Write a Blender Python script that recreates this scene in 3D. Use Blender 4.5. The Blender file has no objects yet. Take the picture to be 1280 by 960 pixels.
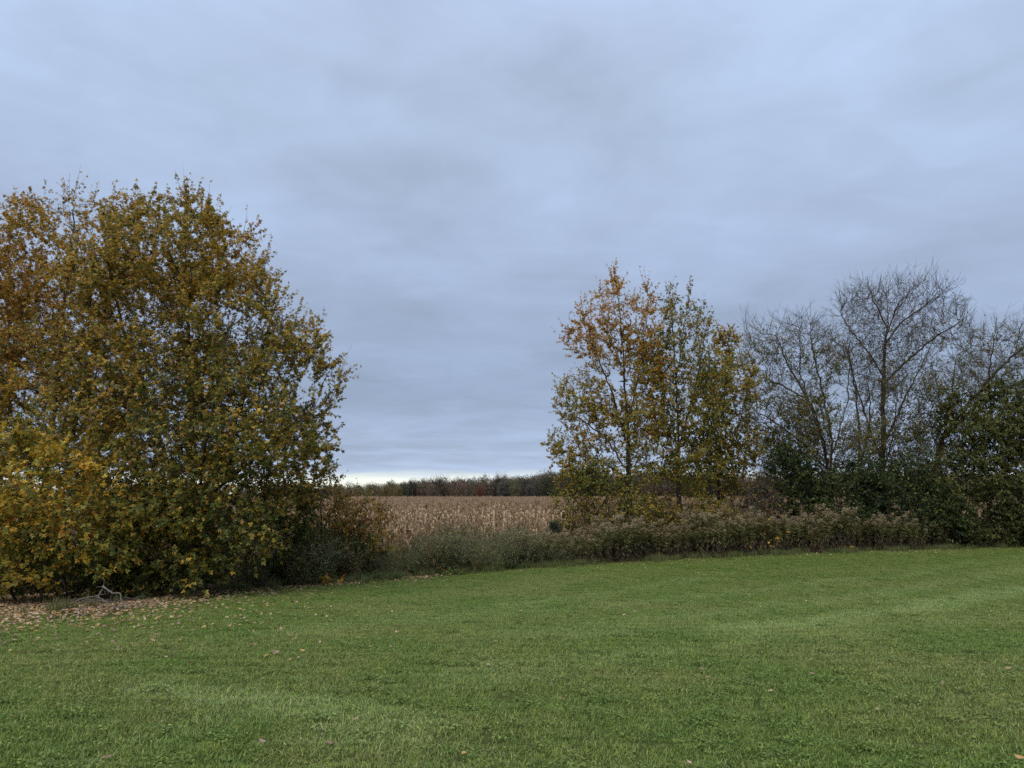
import bpy, math
import numpy as np
from mathutils import Vector

# ------------------------------------------------------------------ camera, sky, sun, exposure
scene = bpy.context.scene
COL = scene.collection
FPX, CX, CY, HORIZON = 967.0, 640.0, 480.0, 620.0      # lens of the photograph, in its pixels
EYE = 1.62
PITCH = math.atan((HORIZON - CY) / FPX)

cam_data = bpy.data.cameras.new('camera')
cam_data.sensor_width = 36.0
cam_data.lens = FPX / 1280.0 * 36.0
cam_data.clip_start = 0.1
cam_data.clip_end = 6000.0
cam = bpy.data.objects.new('camera', cam_data)
COL.objects.link(cam)
cam.location = (0, 0, EYE)
cam.rotation_euler = (math.pi / 2 + PITCH, 0, 0)
scene.camera = cam

SUN_EL, SUN_AZ = math.radians(55), math.radians(205)   # high, behind the viewer, above the cloud
world = bpy.data.worlds.new('World')
scene.world = world
world.use_nodes = True


class NT:
    """small helper for wiring nodes"""
    def __init__(self, tree):
        self.t = tree
        self.n = tree.nodes
        self.n.clear()

    def add(self, kind, props=None, **ins):
        nd = self.n.new(kind)
        for k, v in (props or {}).items():
            setattr(nd, k, v)
        for k, v in ins.items():
            self.set(nd, k, v)
        return nd

    def set(self, nd, key, v):
        if key.startswith('i') and key[1:].isdigit():
            s = nd.inputs[int(key[1:])]
        else:
            s = nd.inputs[key.replace('_', ' ')]
        if isinstance(v, bpy.types.NodeSocket):
            self.t.links.new(v, s)
        elif isinstance(v, bpy.types.Node):
            self.t.links.new(v.outputs[0], s)
        else:
            s.default_value = v

    def math(self, op, a, b=0.0, c=0.0, clamp=False):
        nd = self.add('ShaderNodeMath', {'operation': op, 'use_clamp': clamp}, i0=a, i1=b)
        if op in ('MULTIPLY_ADD', 'SMOOTH_MIN'):
            self.set(nd, 'i2', c)
        return nd.outputs[0]

    def remap(self, v, a, b, c=0.0, d=1.0, smooth=True):
        nd = self.add('ShaderNodeMapRange', {'interpolation_type': 'SMOOTHSTEP' if smooth else 'LINEAR'},
                      i0=v, i1=a, i2=b, i3=c, i4=d)
        return nd.outputs[0]

    def noise(self, vec, scale, detail=4.0, rough=0.55, dist=0.0):
        nd = self.add('ShaderNodeTexNoise', None, Scale=scale, Detail=detail, Roughness=rough, Distortion=dist)
        if vec is not None:
            self.t.links.new(vec, nd.inputs['Vector'])
        return nd.outputs['Fac']

    def ramp(self, fac, stops, interp='LINEAR'):
        nd = self.add('ShaderNodeValToRGB')
        self.t.links.new(fac, nd.inputs[0])
        cr = nd.color_ramp
        cr.interpolation = interp
        while len(cr.elements) < len(stops):
            cr.elements.new(0.5)
        for e, (p, c) in zip(cr.elements, stops):
            e.position = p
            e.color = (*c, 1.0)
        return nd.outputs[0]

    def mix(self, fac, a, b, blend='MIX'):
        nd = self.add('ShaderNodeMix', {'data_type': 'RGBA', 'blend_type': blend})
        for s, v in ((nd.inputs['Factor'], fac), (nd.inputs[6], a), (nd.inputs[7], b)):
            if isinstance(v, bpy.types.NodeSocket):
                self.t.links.new(v, s)
            elif isinstance(v, (tuple, list)):
                s.default_value = (*v, 1.0) if len(v) == 3 else v
            else:
                s.default_value = v
        return nd.outputs[2]


w = NT(world.node_tree)
tc = w.add('ShaderNodeTexCoord').outputs['Generated']
sep = w.add('ShaderNodeSeparateXYZ', None, i0=tc)
zc = w.math('MAXIMUM', sep.outputs[2], 0.0)
inv = w.math('DIVIDE', 1.0, w.math('ADD', zc, 0.07))       # a flat cloud deck seen in perspective
plane = w.add('ShaderNodeCombineXYZ', None, i0=w.math('MULTIPLY', sep.outputs[0], inv),
              i1=w.math('MULTIPLY', sep.outputs[1], inv), i2=3.7).outputs[0]
n_big = w.noise(plane, 0.5, 3.0, 0.55, 0.8)
n_mid = w.noise(plane, 1.35, 4.0, 0.5, 0.5)
n_fine = w.noise(plane, 4.5, 4.0, 0.55, 0.4)
deck = w.ramp(zc, [(0.0, (0.23, 0.29, 0.40)), (0.067, (0.178, 0.226, 0.318)), (0.137, (0.150, 0.192, 0.272)),
                   (0.223, (0.168, 0.214, 0.302)), (0.32, (0.194, 0.246, 0.344)), (0.452, (0.220, 0.281, 0.386)),
                   (0.553, (0.242, 0.307, 0.427)), (1.0, (0.25, 0.315, 0.435))])
var = w.math('ADD', w.remap(n_big, 0.3, 0.7, -0.13, 0.13, False),
             w.math('ADD', w.remap(n_mid, 0.3, 0.7, -0.095, 0.095, False), w.remap(n_fine, 0.3, 0.7, -0.05, 0.05, False)))
deck = w.mix(1.0, deck, w.math('ADD', 1.035, var), 'MULTIPLY')
# thick parts of the deck are greyer, thin parts bluer
deck = w.mix(w.remap(var, -0.2, 0.15, 0.8, 0.0, False), deck, w.mix(1.0, deck, (1.05, 1.0, 0.95), 'MULTIPLY'))
# the deck thins out just above the horizon, where the clear sky beyond it shows
edge_z = w.math('ADD', zc, w.remap(n_mid, 0.3, 0.7, -0.003, 0.003, False))
cover = w.remap(edge_z, 0.012, 0.037, 0.32, 1.0)
cover = w.math('MULTIPLY', cover, w.remap(n_fine, 0.1, 0.5, 0.90, 0.985, False))
sky = w.add('ShaderNodeTexSky', {'sky_type': 'NISHITA', 'sun_disc': False, 'sun_elevation': SUN_EL,
                                 'sun_rotation': SUN_AZ, 'dust_density': 0.6, 'air_density': 1.0})
bg_sky = w.add('ShaderNodeBackground', None, Color=sky.outputs[0], Strength=0.115)
bg_cloud = w.add('ShaderNodeBackground', None, Color=deck, Strength=1.0)
mixs = w.add('ShaderNodeMixShader', None, i0=cover, i1=bg_sky, i2=bg_cloud)
w.add('ShaderNodeOutputWorld', None, Surface=mixs)

sun_data = bpy.data.lights.new('sun', 'SUN')
sun_data.energy = 1.5
sun_data.angle = math.radians(60)
sun_data.color = (1.0, 0.96, 0.90)
sun = bpy.data.objects.new('sun', sun_data)
COL.objects.link(sun)
sd = Vector((math.sin(SUN_AZ) * math.cos(SUN_EL), math.cos(SUN_AZ) * math.cos(SUN_EL), math.sin(SUN_EL)))
sun.rotation_euler = sd.to_track_quat('Z', 'Y').to_euler()

vs = scene.view_settings
vs.view_transform = 'Standard'
vs.look = 'None'
vs.exposure = 1.0
vs.gamma = 1.0
vs.use_curve_mapping = False
cy = scene.cycles
cy.max_bounces = 6
cy.diffuse_bounces = 4
cy.glossy_bounces = 2
cy.transmission_bounces = 4
cy.transparent_max_bounces = 4
cy.use_denoising = False
cy.use_adaptive_sampling = False

# ------------------------------------------------------------------ helpers
RNG = np.random.default_rng(11)


def ground_z(y):
    """the lawn falls gently from the viewer to the level of the field"""
    t = np.clip((np.asarray(y, float) - 2.0) / 22.0, 0, 1)
    return -0.80 * (t * t * (3 - 2 * t))


def ray(px, py):
    c, s = math.cos(PITCH), math.sin(PITCH)
    u, v = (px - CX) / FPX, (CY - py) / FPX
    return np.array([u, c - s * v, s + c * v])


def W(px, py, depth):
    """the point seen at that pixel of the photograph, depth metres in front of the viewer"""
    d = ray(px, py)
    return np.array([0, 0, EYE]) + d * (depth / d[1])


def on_ground(px, py):
    d = ray(px, py)
    y = 5.0
    for _ in range(60):
        y = (ground_z(y) - EYE) / d[2] * d[1] * 0.5 + y * 0.5
    return np.array([d[0] / d[1] * y, y, float(ground_z(y))])


def xw(px, depth):
    return float(ray(px, HORIZON)[0] / ray(px, HORIZON)[1] * depth)


EDGE_PX = [(0, 772), (60, 767), (130, 759), (200, 748), (280, 739), (400, 731), (530, 721), (650, 711), (800, 702), (1000, 692), (1280, 683)]
_e = np.array([on_ground(*p)[:2] for p in EDGE_PX])
EDGE_X = np.concatenate([[-60, -16], _e[:, 0], [34, 80]])
EDGE_Y = np.concatenate([[6, 12.0], _e[:, 1], [_e[-1, 1] + 4.5, _e[-1, 1] + 14]])


def yedge(x):
    return np.interp(x, EDGE_X, EDGE_Y)


def lawn_distance(x, y):
    """metres inside the lawn's edge (negative: beyond it)"""
    p = np.stack([np.asarray(x, float), np.asarray(y, float)], 1)
    best = np.full(len(p), 1e9)
    E = np.stack([EDGE_X, EDGE_Y], 1)
    for a, b in zip(E[:-1], E[1:]):
        ab = b - a
        t = np.clip(((p - a) @ ab) / (ab @ ab), 0, 1)
        best = np.minimum(best, np.linalg.norm(p - a - t[:, None] * ab, axis=1))
    return np.where(p[:, 1] < yedge(p[:, 0]), best, -best)


def unit(v):
    return v / np.maximum(np.linalg.norm(v, axis=-1, keepdims=True), 1e-9)


def pnoise(P, freq, seed):
    """cheap smooth noise, about -1..1"""
    r = np.random.default_rng(seed)
    out = np.zeros(len(P))
    for k in range(6):
        d = r.normal(size=3)
        out += np.sin(P @ (d * freq * (1 + 0.35 * k)) + r.uniform(0, 6.28))
    return out / 2.6


MATS = {}


def mesh_from(name, V, F, C=None, mat=None, smooth=False):
    """V (n,3), F list of arrays (m,3) or (m,4), C (n,3) colours"""
    me = bpy.data.meshes.new(name)
    if isinstance(F, np.ndarray):
        F = [F]
    F = [f for f in F if len(f)]
    V = np.asarray(V, np.float32)
    me.vertices.add(len(V))
    me.vertices.foreach_set('co', V.ravel())
    loops = np.concatenate([f.ravel() for f in F]).astype(np.int32)
    sizes = np.concatenate([np.full(len(f), f.shape[1]) for f in F]).astype(np.int32)
    starts = np.concatenate([[0], np.cumsum(sizes)[:-1]]).astype(np.int32)
    me.loops.add(len(loops))
    me.loops.foreach_set('vertex_index', loops)
    me.polygons.add(len(sizes))
    me.polygons.foreach_set('loop_start', starts)
    me.polygons.foreach_set('loop_total', sizes)
    if smooth:
        me.polygons.foreach_set('use_smooth', np.ones(len(sizes), bool))
    if C is not None:
        at = me.attributes.new('Col', 'FLOAT_COLOR', 'POINT')
        at.data.foreach_set('color', np.concatenate([C, np.ones((len(C), 1))], 1).astype(np.float32).ravel())
    me.update(calc_edges=True)
    if mat:
        me.materials.append(MATS[mat])
    return me


def obj(name, me, parent=None, loc=None):
    o = bpy.data.objects.new(name, me)
    COL.objects.link(o)
    if parent is not None:
        o.parent = parent
    if loc is not None:
        o.location = loc
    return o


def tag(o, label=None, cat=None, group=None, kind=None):
    for k, v in (('label', label), ('category', cat), ('group', group), ('kind', kind)):
        if v:
            o[k] = v
    return o


def thing(name, label, cat, loc, group=None):
    return tag(obj(name, None, None, tuple(float(c) for c in loc)), label, cat, group)


class Geo:
    """collects vertices, faces and colours"""
    def __init__(self):
        self.V, self.F3, self.F4, self.C, self.n = [], [], [], [], 0

    def add(self, V, F, C):
        V = np.asarray(V, float)
        (self.F3 if F.shape[1] == 3 else self.F4).append(F + self.n)
        self.V.append(V)
        self.C.append(np.broadcast_to(np.asarray(C, float), V.shape))
        self.n += len(V)

    def mesh(self, name, mat, smooth=False, offset=(0, 0, 0)):
        F = [np.concatenate(f) for f in (self.F3, self.F4) if f]
        return mesh_from(name, np.concatenate(self.V) - np.asarray(offset), F, np.concatenate(self.C), mat, smooth)


def tube(P, R, k):
    """one tube along the points P with radii R"""
    P, R = np.asarray(P, float), np.asarray(R, float)
    T = np.gradient(P, axis=0)
    T = unit(T)
    m = np.abs(T.mean(0))
    ref = np.zeros(3)
    ref[int(np.argmin(m))] = 1
    U = unit(np.cross(T, ref))
    Vv = np.cross(T, U)
    a = np.arange(k) / k * 2 * math.pi
    ring = U[:, None] * np.cos(a)[None, :, None] + Vv[:, None] * np.sin(a)[None, :, None]
    V = (P[:, None] + ring * R[:, None, None]).reshape(-1, 3)
    i = np.arange(len(P) - 1)[:, None] * k
    j = np.arange(k)[None]
    jn = (j + 1) % k
    F = np.stack([i + j, i + jn, i + k + jn, i + k + j], -1).reshape(-1, 4)
    return V, F


def twigs_geo(B, D, L, r0, bend, segs=3, k=3, rng=RNG):
    """many thin tapering twigs at once: bases B, directions D, lengths L; bend is added along the length"""
    n = len(B)
    t = np.linspace(0, 1, segs + 1)
    jit = rng.normal(size=(n, segs + 1, 3)) * 0.035 * L[:, None, None] * t[None, :, None]
    P = B[:, None] + D[:, None] * L[:, None, None] * t[None, :, None] + bend[:, None] * (L[:, None] * t[None] ** 2)[..., None] + jit
    ref = np.where(np.abs(D[:, 2:3]) > 0.8, np.array([[1.0, 0, 0]]), np.array([[0, 0, 1.0]]))
    U = unit(np.cross(D, ref))
    Vv = np.cross(D, U)
    a = np.arange(k) / k * 2 * math.pi
    ring = U[:, None] * np.cos(a)[None, :, None] + Vv[:, None] * np.sin(a)[None, :, None]      # n,k,3
    r = np.asarray(r0).reshape(-1, 1) * (1 - 0.7 * t)[None]                                     # n,segs+1
    V = P[:, :, None] + ring[:, None] * r[..., None, None]
    base = (np.arange(n) * (segs + 1) * k)[:, None, None]
    i = np.arange(segs)[None, :, None] * k
    j = np.arange(k)[None, None]
    jn = (j + 1) % k
    F = np.stack([base + i + j, base + i + jn, base + i + k + jn, base + i + k + j], -1).reshape(-1, 4)
    return V.reshape(-1, 3), F, P


# leaf outlines: (along, across, up) with a fold on the midrib
def leaflet(l, wd, off=(0, 0), ang=0.0, fold=0.12, droop=0.1):
    c, s = math.cos(ang), math.sin(ang)
    pts = [(0, 0, 0), (0.42 * l, wd / 2, fold * wd), (l, 0, -droop * l), (0.42 * l, -wd / 2, fold * wd)]
    return [(off[0] + c * x - s * y, off[1] + s * x + c * y, z) for x, y, z in pts]


T_SIMPLE = (np.array(leaflet(1, 0.58)), np.array([[0, 1, 2], [0, 2, 3]]))
_l3 = leaflet(0.6, 0.42, (0.40, 0), 0) + leaflet(0.52, 0.34, (0.26, 0.0), 1.05) + leaflet(0.52, 0.34, (0.26, 0.0), -1.05)
T_TRI = (np.array(_l3), np.array([[0, 1, 2], [0, 2, 3], [4, 5, 6], [4, 6, 7], [8, 9, 10], [8, 10, 11]]))
_t3 = []
for _o, _l, _w, _a in ((0.40, 0.60, 0.44, 0.0), (0.24, 0.54, 0.36, 1.05), (0.24, 0.54, 0.36, -1.05)):
    _c, _s = math.cos(_a), math.sin(_a)
    _t3 += [(_o + _c * x - _s * y, _s * x + _c * y, z) for x, y, z in ((0.1 * _l, _w / 2, 0.02), (_l, 0, -0.08), (0.1 * _l, -_w / 2, 0.02))]
T_FINE = (np.array(_t3), np.arange(9).reshape(3, 3))
T_NARROW = (np.array(leaflet(1, 0.22)), np.array([[0, 1, 2], [0, 2, 3]]))


def leaves_arrays(P, A, N, S, C, template):
    T, F = template
    A = unit(A)
    N = unit(N - A * np.sum(A * N, -1, keepdims=True))
    B = np.cross(N, A)
    V = P[:, None] + S[:, None, None] * (T[None, :, 0:1] * A[:, None] + T[None, :, 1:2] * B[:, None] + T[None, :, 2:3] * N[:, None])
    m = len(T)
    FF = (F[None] + (np.arange(len(P)) * m)[:, None, None]).reshape(-1, 3)
    CC = np.repeat(C, m, axis=0)
    return V.reshape(-1, 3), FF, CC


def palette(n, cols, weights, rng, jitter=0.18):
    """weights (n,k): pick one colour each"""
    wt = np.maximum(weights, 0)
    wt = wt / wt.sum(1, keepdims=True)
    k = (rng.uniform(size=(n, 1)) > np.cumsum(wt, 1)).sum(1).clip(0, len(cols) - 1)
    c = np.asarray(cols)[k]
    return c * np.exp(rng.normal(size=(n, 1)) * jitter) * (1 + rng.normal(size=(n, 3)) * 0.05)


# ------------------------------------------------------------------ materials
def material(name, build):
    m = bpy.data.materials.new(name)
    m.use_nodes = True
    t = NT(m.node_tree)
    build(t)
    MATS[name] = m


def m_leaf(trans, rough, gloss=0.25):
    def b(t):
        col = t.add('ShaderNodeAttribute', {'attribute_name': 'Col'}).outputs['Color']
        pr = t.add('ShaderNodeBsdfPrincipled', None, Base_Color=col, Roughness=rough)
        pr.inputs['Specular IOR Level'].default_value = gloss
        tr = t.add('ShaderNodeBsdfTranslucent', None, Color=t.mix(1.0, col, (1.25, 1.15, 0.7), 'MULTIPLY'))
        t.add('ShaderNodeOutputMaterial', None, Surface=t.add('ShaderNodeMixShader', None, i0=trans, i1=pr.outputs[0], i2=tr.outputs[0]))
    return b


def m_bark(dark, light, scale):
    def b(t):
        pos = t.add('ShaderNodeTexCoord').outputs['Object']
        mp = t.add('ShaderNodeMapping', None, Vector=pos, Scale=(1, 1, 0.25)).outputs[0]
        n = t.noise(mp, scale, 5, 0.65)
        col = t.ramp(n, [(0.3, dark), (0.7, light)])
        bump = t.add('ShaderNodeBump', None, Strength=0.6, Distance=0.02, Height=n)
        pr = t.add('ShaderNodeBsdfPrincipled', None, Base_Color=col, Roughness=0.9, Normal=bump.outputs[0])
        pr.inputs['Specular IOR Level'].default_value = 0.15
        t.add('ShaderNodeOutputMaterial', None, Surface=pr)
    return b


material('leaf', m_leaf(0.40, 0.5))
material('dry_leaf', m_leaf(0.22, 0.7, 0.15))
material('bark_dark', m_bark((0.024, 0.018, 0.013), (0.075, 0.058, 0.044), 14))
material('bark_brown', m_bark((0.045, 0.035, 0.026), (0.135, 0.108, 0.084), 14))
material('bark_grey', m_bark((0.04, 0.036, 0.032), (0.12, 0.108, 0.095), 14))
material('dead_wood', m_bark((0.06, 0.05, 0.042), (0.19, 0.165, 0.14), 24))


def b_soil(t):
    pos = t.add('ShaderNodeNewGeometry').outputs['Position']
    n = t.noise(pos, 6, 6, 0.7)
    n2 = t.noise(pos, 0.4, 3)
    col = t.mix(n2, t.ramp(n, [(0.3, (0.022, 0.017, 0.011)), (0.7, (0.085, 0.058, 0.034))]),
                t.ramp(n, [(0.3, (0.035, 0.035, 0.016)), (0.7, (0.12, 0.095, 0.05))]))
    bump = t.add('ShaderNodeBump', None, Strength=0.7, Distance=0.05, Height=n)
    t.add('ShaderNodeOutputMaterial', None, Surface=t.add('ShaderNodeBsdfDiffuse', None, Color=col, Normal=bump.outputs[0]))


material('soil', b_soil)


def grass_tone(t):
    """large patches of paler and deeper grass and two paler mower tracks, in world metres"""
    pos = t.add('ShaderNodeNewGeometry').outputs['Position']
    big = t.noise(pos, 0.35, 3, 0.5, 0.5)
    mid = t.noise(pos, 2.2, 5, 0.7, 0.3)
    fine = t.noise(pos, 9.0, 3, 0.6)
    sp = t.add('ShaderNodeSeparateXYZ', None, i0=pos)
    wob = t.remap(t.noise(pos, 0.5, 2), 0.3, 0.7, -0.5, 0.5, False)

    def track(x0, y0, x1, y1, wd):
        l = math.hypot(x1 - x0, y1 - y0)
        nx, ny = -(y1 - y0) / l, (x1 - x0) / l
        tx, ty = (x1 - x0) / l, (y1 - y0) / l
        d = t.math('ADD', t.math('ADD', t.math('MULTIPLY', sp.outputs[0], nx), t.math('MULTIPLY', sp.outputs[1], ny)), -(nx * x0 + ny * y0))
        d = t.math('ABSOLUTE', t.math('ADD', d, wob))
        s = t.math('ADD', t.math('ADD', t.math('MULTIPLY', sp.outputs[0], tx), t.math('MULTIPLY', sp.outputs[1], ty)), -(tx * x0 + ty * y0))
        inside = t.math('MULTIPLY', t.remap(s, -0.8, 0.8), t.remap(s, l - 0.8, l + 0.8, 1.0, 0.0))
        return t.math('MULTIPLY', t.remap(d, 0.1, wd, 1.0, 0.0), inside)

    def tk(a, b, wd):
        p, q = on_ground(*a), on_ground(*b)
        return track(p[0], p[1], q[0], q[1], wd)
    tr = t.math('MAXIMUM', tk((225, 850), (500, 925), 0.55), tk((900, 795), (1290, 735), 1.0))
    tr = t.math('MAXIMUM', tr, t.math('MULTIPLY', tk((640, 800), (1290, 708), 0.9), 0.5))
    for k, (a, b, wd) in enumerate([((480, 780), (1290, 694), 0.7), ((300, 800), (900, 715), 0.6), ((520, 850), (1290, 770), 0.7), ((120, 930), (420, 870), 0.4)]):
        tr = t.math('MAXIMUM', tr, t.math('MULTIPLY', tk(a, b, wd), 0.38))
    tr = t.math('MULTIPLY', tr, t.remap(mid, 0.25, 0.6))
    return big, mid, fine, tr


def b_lawn(t):
    big, mid, fine, tr = grass_tone(t)
    pos = t.add('ShaderNodeNewGeometry').outputs['Position']
    f = t.noise(pos, 60, 4, 0.7)
    col = t.ramp(f, [(0.3, (0.030, 0.042, 0.012)), (0.7, (0.080, 0.105, 0.030))])
    col = t.mix(t.remap(big, 0.4, 0.65), col, (0.075, 0.080, 0.030))
    bump = t.add('ShaderNodeBump', None, Strength=0.6, Distance=0.03, Height=f)
    t.add('ShaderNodeOutputMaterial', None, Surface=t.add('ShaderNodeBsdfDiffuse', None, Color=col, Normal=bump.outputs[0]))


material('lawn', b_lawn)


def b_blades(t):
    big, mid, fine, tr = grass_tone(t)
    c = t.add('ShaderNodeAttribute', {'attribute_name': 'Col'}).outputs['Color']
    tone = t.mix(t.remap(big, 0.36, 0.66), (0.84, 0.96, 0.76), (1.12, 1.06, 1.12))
    tone = t.mix(t.remap(mid, 0.35, 0.68), tone, t.mix(1.0, tone, (1.20, 1.10, 1.06), 'MULTIPLY'))
    tone = t.mix(1.0, tone, t.mix(t.remap(fine, 0.3, 0.7), (0.80, 0.84, 0.78), (1.20, 1.15, 1.2)), 'MULTIPLY')
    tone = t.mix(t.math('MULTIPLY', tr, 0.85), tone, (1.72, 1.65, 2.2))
    col = t.mix(1.0, c, tone, 'MULTIPLY')
    pr = t.add('ShaderNodeBsdfPrincipled', None, Base_Color=col, Roughness=0.5)
    pr.inputs['Specular IOR Level'].default_value = 0.3
    trn = t.add('ShaderNodeBsdfTranslucent', None, Color=col)
    t.add('ShaderNodeOutputMaterial', None, Surface=t.add('ShaderNodeMixShader', None, i0=0.3, i1=pr.outputs[0], i2=trn.outputs[0]))


material('blades', b_blades)


# ------------------------------------------------------------------ instancing of uncountable stuff
def scatter(name, variants, P, rotz, scl, label=None, cat=None, tilt=None, kind='stuff', rng=RNG):
    """one object that holds instances of the variant meshes at the points P"""
    lib = bpy.data.collections.new(name + '_kinds')
    for k, me in enumerate(variants):
        lib.objects.link(bpy.data.objects.new('%s_kind_%02d' % (name, k), me))
    n = len(P)
    me = bpy.data.meshes.new(name)
    me.vertices.add(n)
    me.vertices.foreach_set('co', np.asarray(P, np.float32).ravel())
    rot = np.zeros((n, 3), np.float32)
    if tilt is not None:
        rot[:, :2] = tilt
    rot[:, 2] = rotz
    me.attributes.new('rot', 'FLOAT_VECTOR', 'POINT').data.foreach_set('vector', rot.ravel())
    s = np.asarray(scl, np.float32)
    s = np.repeat(s[:, None], 3, 1) if s.ndim == 1 else s
    me.attributes.new('scl', 'FLOAT_VECTOR', 'POINT').data.foreach_set('vector', s.ravel())
    me.attributes.new('pick', 'INT', 'POINT').data.foreach_set('value', rng.integers(0, len(variants), n).astype(np.int32))
    o = obj(name, me)
    ng = bpy.data.node_groups.new(name + '_nodes', 'GeometryNodeTree')
    ng.interface.new_socket('Geometry', in_out='INPUT', socket_type='NodeSocketGeometry')
    ng.interface.new_socket('Geometry', in_out='OUTPUT', socket_type='NodeSocketGeometry')
    N = ng.nodes
    gi, go = N.new('NodeGroupInput'), N.new('NodeGroupOutput')
    ci = N.new('GeometryNodeCollectionInfo')
    ci.inputs['Collection'].default_value = lib
    ci.inputs['Separate Children'].default_value = True
    ci.inputs['Reset Children'].default_value = True
    ip = N.new('GeometryNodeInstanceOnPoints')
    ip.inputs['Pick Instance'].default_value = True

    def attr(nm, ty):
        a = N.new('GeometryNodeInputNamedAttribute')
        a.data_type = ty
        a.inputs['Name'].default_value = nm
        return a.outputs['Attribute']
    e2r = N.new('FunctionNodeEulerToRotation')
    Lk = ng.links.new
    Lk(attr('rot', 'FLOAT_VECTOR'), e2r.inputs[0])
    Lk(gi.outputs[0], ip.inputs['Points'])
    Lk(ci.outputs[0], ip.inputs['Instance'])
    Lk(attr('pick', 'INT'), ip.inputs['Instance Index'])
    Lk(e2r.outputs[0], ip.inputs['Rotation'])
    Lk(attr('scl', 'FLOAT_VECTOR'), ip.inputs['Scale'])
    Lk(ip.outputs[0], go.inputs[0])
    md = o.modifiers.new('scatter', 'NODES')
    md.node_group = ng
    return tag(o, label, cat, None, kind)


# ------------------------------------------------------------------ ground and lawn
YL = np.concatenate([np.linspace(-40, 0, 9), np.linspace(1, 30, 59), [34, 40, 60, 100, 200, 400, 800, 1600, 3000]])


def sheet(xs, yl, lift):
    X, Y = np.meshgrid(xs, yl)
    V = np.stack([X, Y, ground_z(Y) + lift], -1).reshape(-1, 3)
    nx = len(xs)
    i = (np.arange(len(yl) - 1)[:, None] * nx + np.arange(nx - 1)[None]).reshape(-1)
    return V, np.stack([i, i + 1, i + nx + 1, i + nx], -1)


V, F = sheet(np.array([-3000, -800, -200, -60, -20, 0, 20, 60, 200, 800, 3000.0]), YL, -0.03)
tag(obj('ground', mesh_from('ground', V, F, None, 'soil', True)), 'dark soil under the weeds and across the corn field', 'ground', kind='structure')

xs = np.arange(-40, 60.01, 0.4)
rows = 60
tt = np.linspace(0, 1, rows)
ye = yedge(xs) + 0.25 * np.sin(xs * 2.1) + 0.15 * np.sin(xs * 5.3)
Y = -25 + (ye[None] + 25) * (1 - (1 - tt[:, None]) ** 1.6)
X = np.repeat(xs[None], rows, 0)
V = np.stack([X, Y, ground_z(Y)], -1).reshape(-1, 3)
i = (np.arange(rows - 1)[:, None] * len(xs) + np.arange(len(xs) - 1)[None]).reshape(-1)
tag(obj('lawn', mesh_from('lawn', V, np.stack([i, i + 1, i + len(xs) + 1, i + len(xs)], -1), None, 'lawn', True)),
    'mown green lawn sloping down to the weedy field edge', 'lawn', kind='structure')

# ------------------------------------------------------------------ growing woody plants


def grow(stems, attr, step, infl, kill, iters, up, rng, wob=0.12):
    pos, par, main = [], [], []
    for pts, join in stems:
        pts = np.asarray(pts, float)
        seg = np.linalg.norm(np.diff(pts, axis=0), axis=1)
        s = np.concatenate([[0], np.cumsum(seg)])
        n = max(2, int(s[-1] / step))
        q = np.stack([np.interp(np.linspace(0, s[-1], n + 1), s, pts[:, k]) for k in range(3)], 1)
        q[1:-1] += rng.normal(size=(n - 1, 3)) * step * 0.10
        prev = -1
        if join and pos:
            prev = int(np.argmin(np.linalg.norm(np.array(pos) - q[0], axis=1)))
            q = q[1:]
        for p in q:
            pos.append(p)
            par.append(prev)
            prev = len(pos) - 1
    n0 = len(pos)
    pos, par = list(pos), list(par)
    A = np.asarray(attr)
    near = np.full(len(A), -1)
    dist = np.full(len(A), 1e9)
    P = np.array(pos)
    for k in range(0, len(P), 400):
        D = np.linalg.norm(A[:, None] - P[None, k:k + 400], axis=2)
        j = D.argmin(1)
        d = D[np.arange(len(A)), j]
        m = d < dist
        dist[m], near[m] = d[m], j[m] + k
    nch = {}
    for _ in range(iters):
        act = dist < infl
        if not act.any():
            break
        idx = near[act]
        P = np.array(pos)
        v = unit(A[act] - P[idx])
        uniq, invx = np.unique(idx, return_inverse=True)
        acc = np.zeros((len(uniq), 3))
        np.add.at(acc, invx, v)
        acc = unit(acc) + np.array([0, 0, up]) + rng.normal(size=acc.shape) * wob
        newp = P[uniq] + unit(acc) * step
        keep = np.array([nch.get(int(u), 0) < 3 for u in uniq])
        if not keep.any():
            break
        newp, uu = newp[keep], uniq[keep]
        b = len(pos)
        for q, u in zip(newp, uu):
            pos.append(q)
            par.append(int(u))
            nch[int(u)] = nch.get(int(u), 0) + 1
        D = np.linalg.norm(A[:, None] - newp[None], axis=2)
        j = D.argmin(1)
        d = D[np.arange(len(A)), j]
        m = d < dist
        dist[m], near[m] = d[m], j[m] + b
        alive = dist > kill
        A, near, dist = A[alive], near[alive], dist[alive]
        if not len(A):
            break
    return np.array(pos), np.array(par), n0


def lobe_points(lobes, depth, n, rng, shell=0.42, clump=-0.45):
    """points spread through ellipsoids given as (px, py, rx, ry, depth offset, depth radius in m)"""
    vol = np.array([l[2] * l[3] * l[5] for l in lobes]) ** 0.8
    cnt = np.maximum(8, (n * vol / vol.sum()).astype(int))
    out = []
    for (px, py, rx, ry, do, rd), c in zip(lobes, cnt):
        d = depth + do
        u = unit(rng.normal(size=(c, 3)))
        r = rng.uniform(0, 1, (c, 1)) ** shell
        q = u * r
        ctr = W(px, py, d)
        out.append(ctr + q * np.array([rx * d / FPX, rd, ry * d / FPX]))
    P = np.concatenate(out)
    P = P[pnoise(P, 1.5, int(rng.integers(1e6))) > clump]
    return P[P[:, 2] > ground_z(P[:, 1]) + 0.08]


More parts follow.
